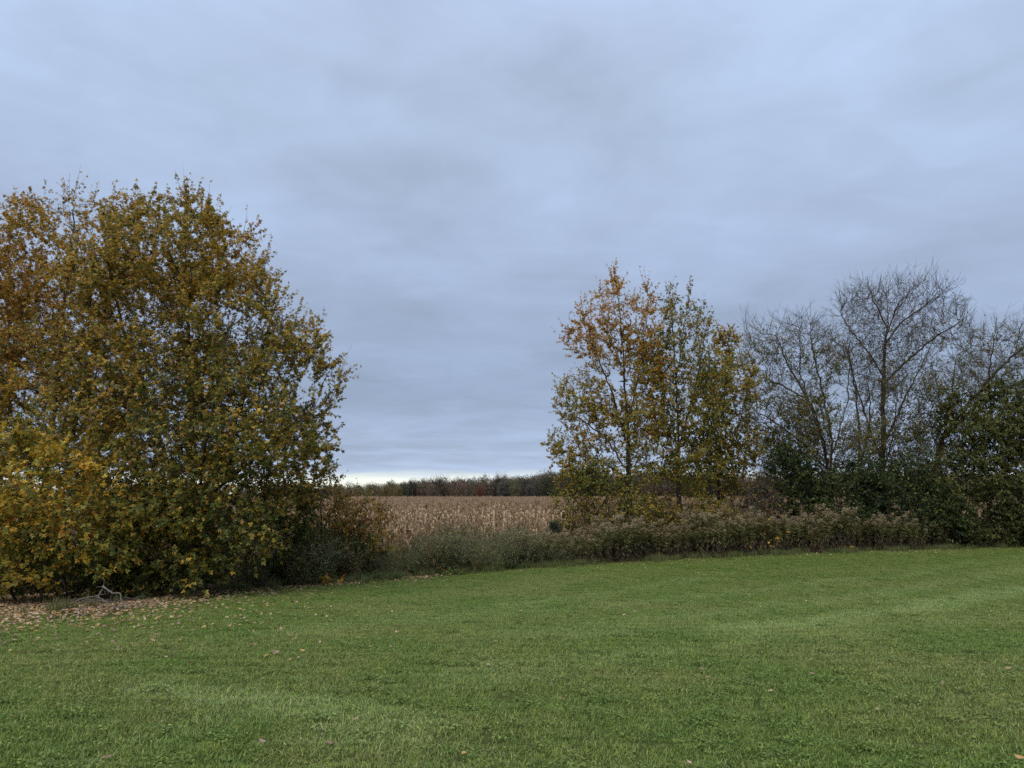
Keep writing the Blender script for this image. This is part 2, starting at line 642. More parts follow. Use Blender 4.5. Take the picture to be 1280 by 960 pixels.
def plant(name, label, cat, depth, base_px, stems_px, lobes, color_fn, group=None, seed=1, n_attr=1200, step=0.22, infl=3.0, kill=0.4,
          up=0.12, R=0.16, tip=0.0035, bark='bark_dark', twig_per=1.2, twig_len=(0.25, 0.6), twig_up=0.35, twig_r=0.0038,
          leaf=T_SIMPLE, leaf_size=(0.05, 0.08), per_twig=6, leaf_at=(0.15, 1.05), leaf_keep=None, single_leaves=0, limbs=14,
          droop=0.35, mat='leaf', wob=0.12, twig_keep=None, twig2=0, twig_rand=0.55, clump=-0.45, shoots=0, bunch=1.0):
    rng = np.random.default_rng(seed)
    by = depth
    bx = xw(base_px, depth)
    base = np.array([bx, by, float(ground_z(by)) - 0.06])
    stems = []
    for k, (st, join) in enumerate(stems_px):
        pts = [W(p[0], p[1], depth + (p[2] if len(p) > 2 else 0)) for p in st]
        if not join:
            pts = [base + np.array([rng.normal() * 0.05 * (k > 0), rng.normal() * 0.05 * (k > 0), 0])] + pts
        stems.append((pts, join))
    attr = lobe_points(lobes, depth, n_attr, rng, clump=clump)
    pos, par, n0 = grow(stems, attr, step, infl, kill, 160, up, rng, wob)
    n = len(pos)
    kids = [[] for _ in range(n)]
    for i_ in range(n):
        if par[i_] >= 0:
            kids[par[i_]].append(i_)
    tips = np.zeros(n)
    for i_ in range(n - 1, -1, -1):
        if not kids[i_]:
            tips[i_] = 1
        if par[i_] >= 0:
            tips[par[i_]] += tips[i_]
    e = math.log(max(tips.max(), 3)) / math.log(R / tip)
    rad = tip * tips ** (1 / e)
    # taper towards the next fork so that long runs do not stay one thickness
    root = thing(name, label, cat, base, group)
    # limbs: the biggest side branches that leave the given stems
    owner = np.full(n, -1)
    owner[:n0] = 0
    side = [i_ for i_ in range(n0, n) if par[i_] < n0 and par[i_] >= 0]
    side.sort(key=lambda q: -tips[q])
    for k, q in enumerate(side):
        owner[q] = k + 1 if k < limbs else limbs + 1
    for i_ in range(n0, n):
        if owner[i_] < 0:
            owner[i_] = owner[par[i_]]
    geos = {}
    started = np.zeros(n, bool)
    heads = [i_ for i_ in range(n) if par[i_] < 0]
    stack = list(heads)
    nxt_of = {}
    while stack:
        h = stack.pop()
        own = owner[h]
        chain = [par[h]] if par[h] >= 0 else []
        c = h
        while True:
            chain.append(c)
            ks = kids[c]
            if not ks:
                break
            same = [q for q in ks if owner[q] == own] or []
            if not same:
                stack.extend(ks)
                break
            b = max(same, key=lambda q: tips[q])
            stack.extend(q for q in ks if q != b)
            c = b
        if len(chain) < 2:
            continue
        P = pos[chain]
        r = rad[chain].copy()
        if par[h] >= 0:
            r[0] = r[1]
        if par[h] < 0:
            r[0] *= 1.35
        k = 8 if r.max() > 0.05 else (5 if r.max() > 0.018 else 3)
        V_, F_ = tube(P, r, k)
        geos.setdefault(int(own), Geo()).add(V_, F_, (0.1, 0.1, 0.1))
    for own, g in sorted(geos.items()):
        nm = 'trunk' if own == 0 else ('limb' if own <= limbs else 'twigs')
        o = obj(nm, g.mesh(nm, bark, True, base), root)
        if nm == 'twigs':
            o['kind'] = 'stuff'
    # twigs
    thin = np.where((rad < 0.016) & (np.arange(n) >= n0 * 0))[0]
    if twig_keep is not None:
        thin = thin[twig_keep(pos[thin], rng)]
    cnt = np.floor(twig_per + rng.uniform(size=len(thin))).astype(int)
    cnt[[not kids[q] for q in thin]] += 2
    site = np.repeat(thin, cnt)
    if len(site):
        d0 = unit(pos[site] - pos[np.maximum(par[site], 0)])
        D = unit(d0 * 0.7 + rng.normal(size=d0.shape) * twig_rand + np.array([0, 0, twig_up]))
        L = rng.uniform(*twig_len, len(site)) * np.exp(np.clip(rng.normal(size=len(site)), -1, 1.0) * 0.28)
        if shoots:
            # long young shoots that stand out of the top of the crown
            ctr = pos.mean(0)
            tipn = np.array([q for q in range(n0, n) if not kids[q] and pos[q][2] > ctr[2]])
            rr_ = np.linalg.norm((pos[tipn] - ctr) / (pos.max(0) - pos.min(0)), axis=1) + rng.normal(size=len(tipn)) * 0.03
            pick_ = tipn[np.argsort(-rr_)[:shoots]]
            ds = unit(unit(pos[pick_] - ctr) * 0.5 + np.array([0, 0, 0.8]) + rng.normal(size=(len(pick_), 3)) * 0.25)
            site, D = np.concatenate([site, pick_]), np.concatenate([D, ds])
            L = np.concatenate([L, rng.uniform(0.4, 0.95, len(pick_))])
        bend = np.zeros_like(D)
        bend[:, 2] = rng.uniform(-0.1, 0.12 if twig2 else 0.25, len(site)) * (1 if twig_up > 0 else -1)
        back = rng.uniform(0, 1, (len(site), 1))
        B = pos[site] * back + pos[np.maximum(par[site], 0)] * (1 - back)
        if twig2:
            V_, F_, PP = twigs_geo(B, D, L, np.full(len(site), twig_r), bend, 3, 3, rng)
        else:
            rr0 = np.full(len(site), twig_r)
            if shoots:
                rr0[-len(pick_):] = 0.0065
            V_, F_, PP = twigs_geo(B, D, L, rr0, bend, 2, 3, rng)
            PP = np.stack([PP[:, 0], PP[:, 0] / 3 + PP[:, 1] * 2 / 3, PP[:, 1] * 2 / 3 + PP[:, 2] / 3, PP[:, 2]], 1)
        g = Geo()
        g.add(V_, F_, (0.1, 0.1, 0.1))
        if twig2:
            bi = np.repeat(np.arange(len(site)), twig2)
            q = rng.uniform(0.5, 2.8, len(bi))
            a = np.minimum(q.astype(int), 2)
            f = (q - a)[:, None]
            B2 = PP[bi, a] * (1 - f) + PP[bi, a + 1] * f
            D2 = unit(D[bi] + rng.normal(size=(len(bi), 3)) * 0.5 + np.array([0, 0, twig_up * 0.4]))
            L2 = L[bi] * rng.uniform(0.25, 0.6, len(bi))
            V_, F_, PP2 = twigs_geo(B2, D2, L2, np.full(len(bi), twig_r * 0.75), bend[bi], 2, 3, rng)
            PP2 = np.stack([PP2[:, 0], PP2[:, 0] / 3 + PP2[:, 1] * 2 / 3, PP2[:, 1] * 2 / 3 + PP2[:, 2] / 3, PP2[:, 2]], 1)
            g.add(V_, F_, (0.1, 0.1, 0.1))
            PP, D = np.concatenate([PP, PP2]), np.concatenate([D, D2])
            site = np.concatenate([site, site[bi]])
        o = obj('twigs', g.mesh('twigs', 'bark_brown' if twig2 else bark, False, base), root)
        o['kind'] = 'stuff'
        # leaves along the twigs
        if per_twig > 0:
            m = rng.poisson(per_twig * np.exp(bunch * pnoise(pos[site], 1.15, seed + 900)).clip(0.08, 2.1))
            if shoots:
                m[-len(pick_):] = rng.poisson(per_twig * 0.55, len(pick_))
            ti = np.repeat(np.arange(len(site)), m)
            t_ = rng.uniform(leaf_at[0], leaf_at[1], len(ti)).clip(0, 1) * 3
            a = np.minimum(t_.astype(int), 2)
            f = (t_ - a)[:, None]
            LP = PP[ti, a] * (1 - f) + PP[ti, a + 1] * f
            if leaf_keep is not None:
                kk = leaf_keep(LP, rng)
                LP, ti = LP[kk], ti[kk]
            nl = len(LP)
            Ax = unit(D[ti] * 0.5 + rng.normal(size=(nl, 3)) * 0.8 + np.array([0, 0, -droop]))
            Nn = unit(rng.normal(size=(nl, 3)) * 0.55 + np.array([0, -0.35, 0.9]))
            S = rng.uniform(*leaf_size, nl)
            C = color_fn(LP, rng)
            one = np.zeros(nl, bool)
            if single_leaves:
                # the leaves that show largest: the ones nearest to the viewer
                score = np.linalg.norm(LP - np.array([0, 0, EYE]), axis=1) / S
                inview = np.abs(LP[:, 0] / LP[:, 1]) < 0.66
                score[~inview] = 1e9
                one[np.argsort(score)[:single_leaves]] = True
            for q in np.where(one)[0]:
                V2, F2, C2 = leaves_arrays(LP[q:q + 1], Ax[q:q + 1], Nn[q:q + 1], S[q:q + 1], C[q:q + 1], leaf)
                obj('leaf', mesh_from('leaf', V2 - base, F2, C2, mat), root)
            r_ = ~one
            V2, F2, C2 = leaves_arrays(LP[r_], Ax[r_], Nn[r_], S[r_], C[r_], leaf)
            o = obj('crown', mesh_from('crown', V2 - base, F2, C2, mat), root)
            o['kind'] = 'stuff'
    return root


# leaf colours (base colours of the leaf itself)
DARKG = (0.050, 0.070, 0.022)
GREEN = (0.105, 0.130, 0.030)
OLIVE = (0.235, 0.205, 0.040)
LIME = (0.270, 0.265, 0.055)
OCHRE = (0.430, 0.280, 0.042)
YELLOW = (0.480, 0.310, 0.040)
BROWN = (0.310, 0.170, 0.048)
ORANGE = (0.460, 0.215, 0.036)
RED = (0.240, 0.060, 0.028)
PALE = (0.300, 0.240, 0.110)


def coloring(cols, base, tilt_z=None, z0=0.0, z1=8.0, freq=0.7, amp=0.8, seed=5, jitter=0.18):
    """clumps of colour through the crown; tilt_z: weights added towards the top"""
    base = np.array(base, float)
    tz = np.array(tilt_z if tilt_z is not None else np.zeros(len(cols)), float)

    def f(P, rng):
        wt = np.repeat(base[None], len(P), 0)
        h = np.clip((P[:, 2] - z0) / (z1 - z0), 0, 1)[:, None]
        wt = wt + h * tz[None]
        for k in range(len(cols)):
            wt[:, k] *= np.exp(amp * (pnoise(P, freq, seed + 31 * k) + 0.7 * pnoise(P, freq * 3, seed + 31 * k + 7)))
        return palette(len(P), cols, wt, rng, jitter)
    return f


# ---- box elders at the left
c_main = coloring([DARKG, GREEN, OLIVE, OCHRE, BROWN, YELLOW], [0.8, 2.6, 1.9, 0.6, 0.12, 0.12], [-0.5, -1.9, -0.5, 1.6, 1.2, 0.25], 0, 7.5, 0.6, 0.7, 5)
plant('box_elder_tree', 'large round olive and ochre box elder tree at the left of the corn field gap', 'tree', 20.3, 235,
      [([(232, 690), (215, 600), (185, 500), (150, 400), (130, 300)], False),
       ([(232, 690), (240, 600), (238, 480), (232, 380), (232, 250)], True),
       ([(235, 660), (280, 560), (320, 460), (345, 380)], True),
       ([(236, 640), (310, 580), (390, 520)], True),
       ([(236, 650, 0), (250, 600, -1.5), (260, 540, -3)], True),
       ([(228, 660), (160, 620, -1), (90, 600, -2)], True)],
      [(235, 345, 105, 85, 0, 3.0), (294, 440, 112, 88, 0, 3.2), (175, 420, 120, 120, 0, 3.2), (235, 545, 190, 105, -0.5, 3.8),
       (400, 490, 40, 45, 0, 1.2), (302, 364, 42, 42, 0, 1.6), (255, 650, 120, 70, -0.5, 3.2), (235, 262, 26, 30, 0, 0.8),
       (355, 585, 60, 70, 0, 1.8), (368, 448, 48, 46, 0, 1.4), (272, 310, 28, 24, 0.2, 1.0), (170, 290, 40, 40, 0.2, 1.2)],
      c_main, seed=3, n_attr=5200, step=0.22, kill=0.30, R=0.14, clump=-0.8, shoots=90, bunch=0.85, twig_per=1.7, twig_len=(0.3, 0.7), twig_up=0.55,
      leaf=T_FINE, leaf_size=(0.068, 0.122), per_twig=16.5, single_leaves=150, limbs=18)

c_left = coloring([DARKG, GREEN, OLIVE, OCHRE, BROWN, ORANGE], [0.4, 1.0, 2.0, 0.9, 0.25, 0.12], [-0.3, -0.7, -0.5, 1.3, 1.2, 0.7], 1, 7.5, 0.6, 0.7, 45)
plant('box_elder_tree', 'rusty topped box elder cut by the photo edge behind the yellow sapling', 'tree', 22.0, 45,
      [([(45, 680), (60, 580), (75, 450), (85, 340), (93, 258)], False),
       ([(50, 640), (15, 520), (-10, 420), (-20, 350)], True),
       ([(55, 600), (110, 500), (140, 400)], True),
       ([(46, 660), (-20, 590), (-60, 540)], True)],
      [(75, 338, 88, 78, 0, 2.6), (98, 266, 38, 30, 0, 1.1), (42, 282, 34, 30, 0, 1.0), (0, 420, 110, 120, 0, 3.2), (75, 500, 105, 110, -0.5, 3.0),
       (-30, 392, 50, 70, 0, 2.2), (-40, 540, 60, 110, 0, 2.4), (30, 610, 105, 70, -0.5, 2.5), (145, 276, 34, 30, 0.3, 1.1)],
      c_left, seed=8, n_attr=3300, step=0.24, kill=0.32, R=0.13, clump=-0.9, shoots=60, bunch=0.7, twig_per=1.6, twig_len=(0.3, 0.7), twig_up=0.55,
      leaf=T_FINE, leaf_size=(0.068, 0.122), per_twig=16.5, limbs=14)

c_sap = coloring([GREEN, LIME, OCHRE, YELLOW, ORANGE], [1.6, 1.5, 0.7, 0.6, 0.04], [-0.9, -0.3, 0.5, 1.2, 0.12], -0.5, 2.6, 1.1, 0.8, 75)
plant('box_elder_sapling', 'bright yellow leaved box elder sapling leaning over the leaf litter, lowest at the left', 'sapling', 16.8, 60,
      [([(60, 700), (50, 640), (30, 580), (20, 540)], False), ([(60, 700), (95, 650, -0.4), (120, 610, -0.7)], True),
       ([(58, 710), (20, 670, -0.5), (-20, 650, -0.7)], True)],
      [(55, 605, 70, 42, -0.3, 1.1), (15, 655, 75, 60, 0, 1.2), (110, 645, 60, 55, -0.2, 1.1), (20, 560, 50, 30, 0.2, 0.8), (30, 715, 60, 28, 0, 0.9), (140, 690, 40, 32, 0, .9)],
      c_sap, seed=14, n_attr=900, step=0.16, kill=0.26, R=0.032, clump=-0.8, twig_per=1.3, twig_len=(0.2, 0.45), twig_up=0.1,
      leaf=T_TRI, leaf_size=(0.09, 0.15), per_twig=9.5, single_leaves=100, limbs=8)

c_skirt = coloring([DARKG, GREEN, OLIVE, OCHRE, YELLOW], [0.7, 1.8, 1.8, 0.5, 0.12], None, 0, 3, 1.1, 0.7, 95)
plant('box_elder_sapling', 'olive green box elder sapling drooping to the ground behind the dead branches', 'sapling', 18.2, 225,
      [([(225, 700), (215, 650), (200, 610)], False), ([(225, 700), (255, 660, -0.4), (290, 640, -0.5)], True),
       ([(224, 715), (190, 690, -0.6), (170, 680, -0.8)], True)],
      [(215, 650, 70, 45, -0.2, 1.1), (215, 706, 64, 34, -0.3, 1.0), (290, 665, 55, 45, 0, 1.0), (160, 660, 40, 40, 0, .9)],
      c_skirt, seed=17, n_attr=700, step=0.16, kill=0.26, R=0.045, twig_per=1.3, twig_len=(0.2, 0.45), twig_up=0.05,
      leaf=T_TRI, leaf_size=(0.09, 0.15), per_twig=9.5, single_leaves=50, limbs=8)

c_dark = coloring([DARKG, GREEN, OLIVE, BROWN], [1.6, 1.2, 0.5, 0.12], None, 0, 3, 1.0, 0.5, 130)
# dense dark bushes behind and below the left trees, some added to block light
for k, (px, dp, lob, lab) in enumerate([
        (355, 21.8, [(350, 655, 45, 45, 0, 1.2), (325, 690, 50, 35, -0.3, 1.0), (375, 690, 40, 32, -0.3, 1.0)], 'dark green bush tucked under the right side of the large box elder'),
        (120, 21.5, [(130, 660, 70, 55, 0, 1.3), (90, 700, 70, 40, 0, 1.2)], 'dark green bush added to block light between the two box elder trunks'),
        (-10, 19.5, [(-10, 670, 80, 60, 0, 1.4), (10, 715, 60, 40, 0, 1.2)], 'dark green bush added to block light behind the yellow sapling at the photo edge'),
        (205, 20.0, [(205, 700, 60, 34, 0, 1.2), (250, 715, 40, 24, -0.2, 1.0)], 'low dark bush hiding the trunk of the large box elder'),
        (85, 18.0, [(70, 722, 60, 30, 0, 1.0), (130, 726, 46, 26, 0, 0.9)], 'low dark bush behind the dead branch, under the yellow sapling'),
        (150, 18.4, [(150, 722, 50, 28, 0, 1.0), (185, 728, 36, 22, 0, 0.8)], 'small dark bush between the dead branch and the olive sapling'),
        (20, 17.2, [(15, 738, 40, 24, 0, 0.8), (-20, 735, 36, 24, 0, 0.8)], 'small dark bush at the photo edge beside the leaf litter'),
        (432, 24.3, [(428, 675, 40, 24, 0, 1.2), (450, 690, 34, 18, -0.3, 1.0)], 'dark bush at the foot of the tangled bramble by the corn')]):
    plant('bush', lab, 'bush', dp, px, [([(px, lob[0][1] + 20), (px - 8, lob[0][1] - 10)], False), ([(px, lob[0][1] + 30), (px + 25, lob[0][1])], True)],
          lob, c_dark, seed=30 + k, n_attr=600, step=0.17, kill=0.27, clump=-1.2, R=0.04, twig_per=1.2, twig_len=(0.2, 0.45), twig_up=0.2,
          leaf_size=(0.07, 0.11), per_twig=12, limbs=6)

c_redsh = coloring([DARKG, OLIVE, OCHRE, BROWN, RED], [0.6, 1.2, 0.7, 0.7, 0.5], [0, 0, 0.3, 0.4, 0.5], 0, 3, 1.3, 0.8, 150)
plant('shrub', 'rusty red and olive shrub standing just left of the corn gap', 'shrub', 22.8, 402,
      [([(402, 660), (400, 620), (392, 580)], False), ([(402, 670), (420, 630), (425, 605)], True)],
      [(398, 610, 27, 34, 0, 0.8), (412, 640, 34, 32, -0.2, 0.9), (385, 665, 35, 32, -0.2, 0.9)],
      c_redsh, seed=41, n_attr=420, step=0.15, kill=0.24, R=0.04, twig_per=1.2, twig_len=(0.2, 0.42), twig_up=0.3,
      leaf_size=(0.06, 0.10), per_twig=10, limbs=6)
plant('bramble', 'tangled bramble with rust and yellow leaves arching against the corn', 'bramble', 24.0, 450,
      [([(450, 670), (440, 640), (425, 622)], False), ([(452, 670), (470, 640), (482, 632)], True), ([(450, 675), (458, 640), (455, 615)], True)],
      [(447, 638, 38, 22, 0, 0.9), (472, 648, 28, 22, 0, 0.9), (430, 662, 36, 26, -0.4, 0.9), (476, 674, 22, 20, -.3, .8)],
      c_redsh, seed=43, n_attr=620, step=0.15, kill=0.24, clump=-0.9, R=0.025, twig_per=1.3, twig_len=(0.2, 0.5), twig_up=0.1,
      leaf_size=(0.06, 0.10), per_twig=12, limbs=6, bark='bark_grey')

# ---- the pair of pear trees and their neighbour
c_pear1 = coloring([GREEN, LIME, OLIVE, OCHRE, ORANGE, RED], [1.5, 1.5, 1.9, 0.5, 0.05, 0.0], [-1.4, -1.3, -1.2, 0.7, 2.0, 0.35], 2.0, 10.0, 0.55, 0.7, 201, 0.2)
plant('pear_tree', 'taller pear tree with orange red crown top and open branches, nearest the corn gap', 'tree', 33.0, 786,
      [([(786, 600), (785, 540), (781, 480), (778, 430), (774, 384), (769, 345)], False),
       ([(785, 560), (765, 490), (740, 430), (728, 385)], True), ([(786, 530), (800, 460), (808, 400)], True),
       ([(786, 590), (755, 545), (720, 520), (700, 500)], True), ([(786, 600), (750, 575), (700, 565)], True), ([(783, 470), (760, 420), (750, 380)], True),
       ([(785, 560, 0), (790, 510, -1.2), (795, 470, -1.8)], True)],
      [(770, 382, 36, 38, 0, 1.2), (752, 430, 50, 50, 0, 1.6), (800, 440, 32, 60, 0, 1.4), (735, 505, 46, 42, 0, 1.7), (790, 540, 50, 50, 0, 1.9), (722, 560, 44, 26, 0, 1.4),
       (735, 590, 50, 22, -0.3, 1.4), (800, 590, 44, 26, 0, 1.5), (815, 500, 30, 50, 0, 1.4), (730, 400, 18, 22, 0, .6), (768, 348, 9, 10, 0, .4), (810, 382, 16, 24, 0, .6)],
      c_pear1, seed=51, n_attr=3200, step=0.2, kill=0.29, R=0.12, clump=-0.8, shoots=45, up=0.25, twig_per=1.2, twig_len=(0.2, 0.55), twig_up=0.55,
      leaf_size=(0.075, 0.125), bunch=0.55, per_twig=12.5, limbs=16, droop=0.55)
c_pear2 = coloring([GREEN, LIME, OLIVE, OCHRE, ORANGE], [1.9, 1.0, 2.2, 0.6, 0.2], [0.4, -0.3, 0.0, 0.3, 0.5], 2.0, 10.0, 0.55, 0.7, 231, 0.2)
plant('pear_tree', 'second pear tree with olive crown and straight dark trunk, right of the orange topped one', 'tree', 34.0, 848,
      [([(848, 600), (848, 540), (846, 480), (842, 425), (837, 366)], False),
       ([(848, 560), (868, 490), (880, 430), (885, 385)], True), ([(847, 560), (832, 500), (822, 450)], True),
       ([(846, 470), (855, 410), (862, 362)], True), ([(848, 590), (880, 545), (905, 520)], True)],
      [(842, 402, 24, 34, 0, 1.0), (872, 408, 22, 32, 0, 1.0), (850, 450, 40, 46, 0, 1.5), (838, 520, 36, 46, 0, 1.5), (876, 520, 36, 50, 0, 1.6), (837, 360, 8, 10, 0, .4), (858, 585, 54, 30, 0, 1.5), (895, 480, 26, 50, 0, 1.4), (815, 460, 20, 50, 0, 1.2)],
      c_pear2, seed=57, n_attr=2800, step=0.2, kill=0.29, R=0.11, clump=-0.8, shoots=40, up=0.28, twig_per=1.2, twig_len=(0.2, 0.55), twig_up=0.55,
      leaf_size=(0.075, 0.125), bunch=0.55, per_twig=12.5, limbs=14, droop=0.55)
c_t3 = coloring([DARKG, GREEN, OLIVE, OCHRE, BROWN, ORANGE], [0.9, 1.2, 1.9, 0.8, 0.5, 0.3], [0, 0, 0.3, 0.3, 0.2, 0.3], 1, 7, 0.6, 0.7, 261, 0.2)
plant('pear_tree', 'shorter bushy brownish olive tree between the pear pair and the bare trees', 'tree', 36.0, 898,
      [([(898, 620), (900, 560), (905, 500), (908, 440), (912, 412)], False), ([(899, 590), (925, 530), (935, 480)], True), ([(900, 570), (885, 510), (882, 460)], True)],
      [(908, 440, 24, 34, 0, 1.1), (905, 500, 42, 50, 0, 1.7), (905, 560, 50, 46, 0, 1.9), (890, 605, 50, 28, 0, 1.6), (932, 480, 18, 40, 0, 0.9), (878, 470, 20, 40, 0, 1.0)],
      c_t3, seed=63, n_attr=2600, step=0.2, kill=0.29, R=0.09, clump=-0.8, up=0.2, twig_per=1.4, twig_len=(0.2, 0.55), twig_up=0.4,
      leaf_size=(0.085, 0.135), per_twig=11, limbs=10, droop=0.5)
c_under = coloring([DARKG, GREEN, OLIVE, OCHRE, ORANGE], [0.8, 1.0, 1.9, 0.8, 0.15], None, 0, 3, 0.9, 0.8, 290)
plant('shrub', 'yellow olive shrub spreading at the foot of the orange topped pear tree', 'shrub', 31.8, 745,
      [([(745, 640), (735, 610), (715, 595)], False), ([(746, 640), (765, 615), (775, 600)], True), ([(745, 645), (720, 625), (700, 612)], True)],
      [(738, 600, 46, 22, 0, 1.3), (722, 628, 36, 28, -0.2, 1.2), (765, 630, 42, 34, -0.2, 1.3), (735, 655, 46, 20, -0.4, 1.1), (790, 640, 30, 24, -0.2, 1.1)],
      c_under, seed=71, n_attr=1300, step=0.17, kill=0.26, R=0.05, clump=-0.9, twig_per=1.3, twig_len=(0.2, 0.5), twig_up=0.1,
      leaf_size=(0.075, 0.12), per_twig=9, limbs=8)
plant('shrub', 'low brown and olive shrub at the foot of the second pear tree', 'shrub', 33.2, 835,
      [([(835, 650), (825, 635)], False), ([(836, 650), (855, 638), (870, 630)], True)],
      [(822, 640, 36, 22, 0, 1.1), (862, 636, 36, 24, 0, 1.1), (845, 655, 52, 14, -0.3, 1.0), (895, 645, 34, 18, 0, 1.0)],
      c_t3, seed=73, n_attr=900, step=0.16, kill=0.26, R=0.035, clump=-0.9, twig_per=1.3, twig_len=(0.2, 0.5), twig_up=0.1,
      leaf_size=(0.07, 0.11), per_twig=9, limbs=6)

# ---- bare trees and the thicket at the right
c_bare = coloring([DARKG, GREEN, OLIVE, OCHRE, ORANGE], [1.0, 1.4, 1.4, 0.25, 0.12], None, 1, 9, 0.6, 0.6, 310, 0.2)


def low_leaves(z_full, z_none, frac):
    def f(P, rng):
        h = np.clip((z_none - P[:, 2]) / (z_none - z_full), 0.03, 1)
        cl = 0.5 + 0.5 * np.clip(pnoise(P, 0.8, 77), -1, 1)
        return rng.uniform(size=len(P)) < h * frac * (0.35 + cl)
    return f


plant('bare_tree', 'mostly bare tree of several leaning stems, left of the tall bare tree', 'tree', 38.5, 1035,
      [([(1038, 600), (1030, 555), (1010, 500), (985, 455), (970, 420)], False), ([(1038, 605), (1040, 550), (1028, 490), (1015, 435), (1012, 402)], True),
       ([(1036, 590), (1005, 555), (965, 525), (945, 515)], True), ([(1028, 540), (1000, 470), (1000, 410)], True), ([(1040, 570), (1060, 500), (1062, 440)], True), ([(1036, 600), (1015, 570), (985, 560), (960, 550)], True), ([(1010, 500), (975, 480), (945, 470)], True), ([(1038, 600, 0), (1030, 550, -1), (1020, 520, -1.8)], True)],
      [(1000, 422, 46, 30, 0, 1.6), (965, 450, 44, 40, 0, 1.7), (1020, 450, 42, 50, 0, 1.8), (960, 510, 38, 40, 0, 1.6), (1010, 530, 46, 44, 0, 1.8), (945, 420, 18, 22, 0, .8), (985, 565, 50, 34, 0, 1.6), (1050, 560, 40, 40, 0, 1.6)],
      c_bare, seed=81, n_attr=2400, step=0.23, kill=0.36, R=0.12, up=0.22, wob=0.10, twig2=2, twig_rand=0.36, clump=-2, bark='bark_dark', twig_per=1.7, twig_len=(0.45, 1.05), twig_up=0.55, twig_r=0.0082,
      leaf_size=(0.06, 0.10), per_twig=6.5, leaf_keep=low_leaves(5, 10.5, 1.0), limbs=14, tip=0.008)
plant('bare_tree', 'tallest bare tree with a straight trunk and spreading leafless crown', 'tree', 39.5, 1102,
      [([(1102, 610), (1104, 560), (1104, 500), (1105, 440), (1110, 400), (1108, 366)], False), ([(1104, 470), (1085, 440), (1065, 415), (1050, 390)], True),
       ([(1105, 430), (1130, 400), (1152, 386), (1172, 366)], True), ([(1104, 480), (1135, 450), (1170, 420), (1205, 400)], True), ([(1108, 410), (1095, 382), (1087, 362)], True),
       ([(1106, 425), (1120, 385), (1138, 362)], True), ([(1103, 560), (1128, 505), (1150, 460), (1165, 430)], True), ([(1103, 580), (1082, 520), (1066, 470), (1058, 430)], True), ([(1103, 590, 0), (1118, 540, -1), (1122, 490, -1.8)], True)],
      [(1110, 386, 54, 32, 0, 2.0), (1150, 388, 50, 32, 0, 2.0), (1075, 390, 36, 36, 0, 1.6), (1178, 408, 32, 30, 0, 1.7), (1110, 440, 70, 46, 0, 2.2), (1150, 364, 40, 14, 0, 1.2), (1120, 500, 60, 40, 0, 1.8), (1110, 560, 50, 40, 0, 1.7)],
      c_bare, seed=87, n_attr=2600, step=0.23, kill=0.38, R=0.15, up=0.22, wob=0.10, twig2=2, twig_rand=0.36, clump=-2, bark='bark_dark', twig_per=1.6, twig_len=(0.5, 1.2), twig_up=0.5, twig_r=0.0086,
      leaf_size=(0.06, 0.10), per_twig=6.5, leaf_keep=low_leaves(4.5, 11.5, 0.9), limbs=16, tip=0.008)
plant('bare_tree', 'slender bare tree with thin grey stems between the two larger bare trees', 'tree', 41.0, 1072,
      [([(1072, 600), (1075, 540), (1068, 480), (1060, 440)], False), ([(1074, 590), (1088, 530), (1085, 480)], True)],
      [(1065, 450, 30, 34, 0, 1.2), (1082, 500, 28, 40, 0, 1.2)],
      c_bare, seed=89, n_attr=420, step=0.24, kill=0.42, R=0.07, up=0.25, wob=0.10, twig2=2, twig_rand=0.36, clump=-2, bark='bark_grey', twig_per=1.2, twig_len=(0.35, 0.9), twig_up=0.5, twig_r=0.006,
      leaf_size=(0.06, 0.10), per_twig=4, leaf_keep=low_leaves(5, 10.0, 0.9), limbs=6, tip=0.008)
plant('bare_tree', 'bare tree leaning to the right with arching limbs at the photo edge', 'tree', 39.5, 1165,
      [([(1165, 600), (1180, 545), (1215, 500), (1255, 455), (1295, 420)], False), ([(1185, 540), (1230, 500), (1290, 470), (1340, 440)], True),
       ([(1235, 478), (1240, 440), (1245, 405)], True), ([(1270, 440), (1275, 410), (1285, 392)], True), ([(1180, 545), (1190, 490), (1195, 450)], True)],
      [(1250, 436, 50, 30, 0, 1.8), (1300, 432, 50, 34, 0, 1.8), (1215, 470, 44, 40, 0, 1.6), (1280, 480, 60, 46, 0, 2.0), (1340, 440, 50, 50, 0, 2.0), (1190, 500, 34, 44, 0, 1.4), (1180, 560, 36, 36, 0, 1.4)],
      c_bare, seed=93, n_attr=2300, step=0.23, kill=0.37, R=0.14, up=0.2, wob=0.10, twig2=2, twig_rand=0.36, clump=-2, bark='bark_dark', twig_per=1.6, twig_len=(0.5, 1.1), twig_up=0.45, twig_r=0.0082,
      leaf_size=(0.06, 0.10), per_twig=6.5, leaf_keep=low_leaves(5, 11.0, 1.0), limbs=14, tip=0.008)

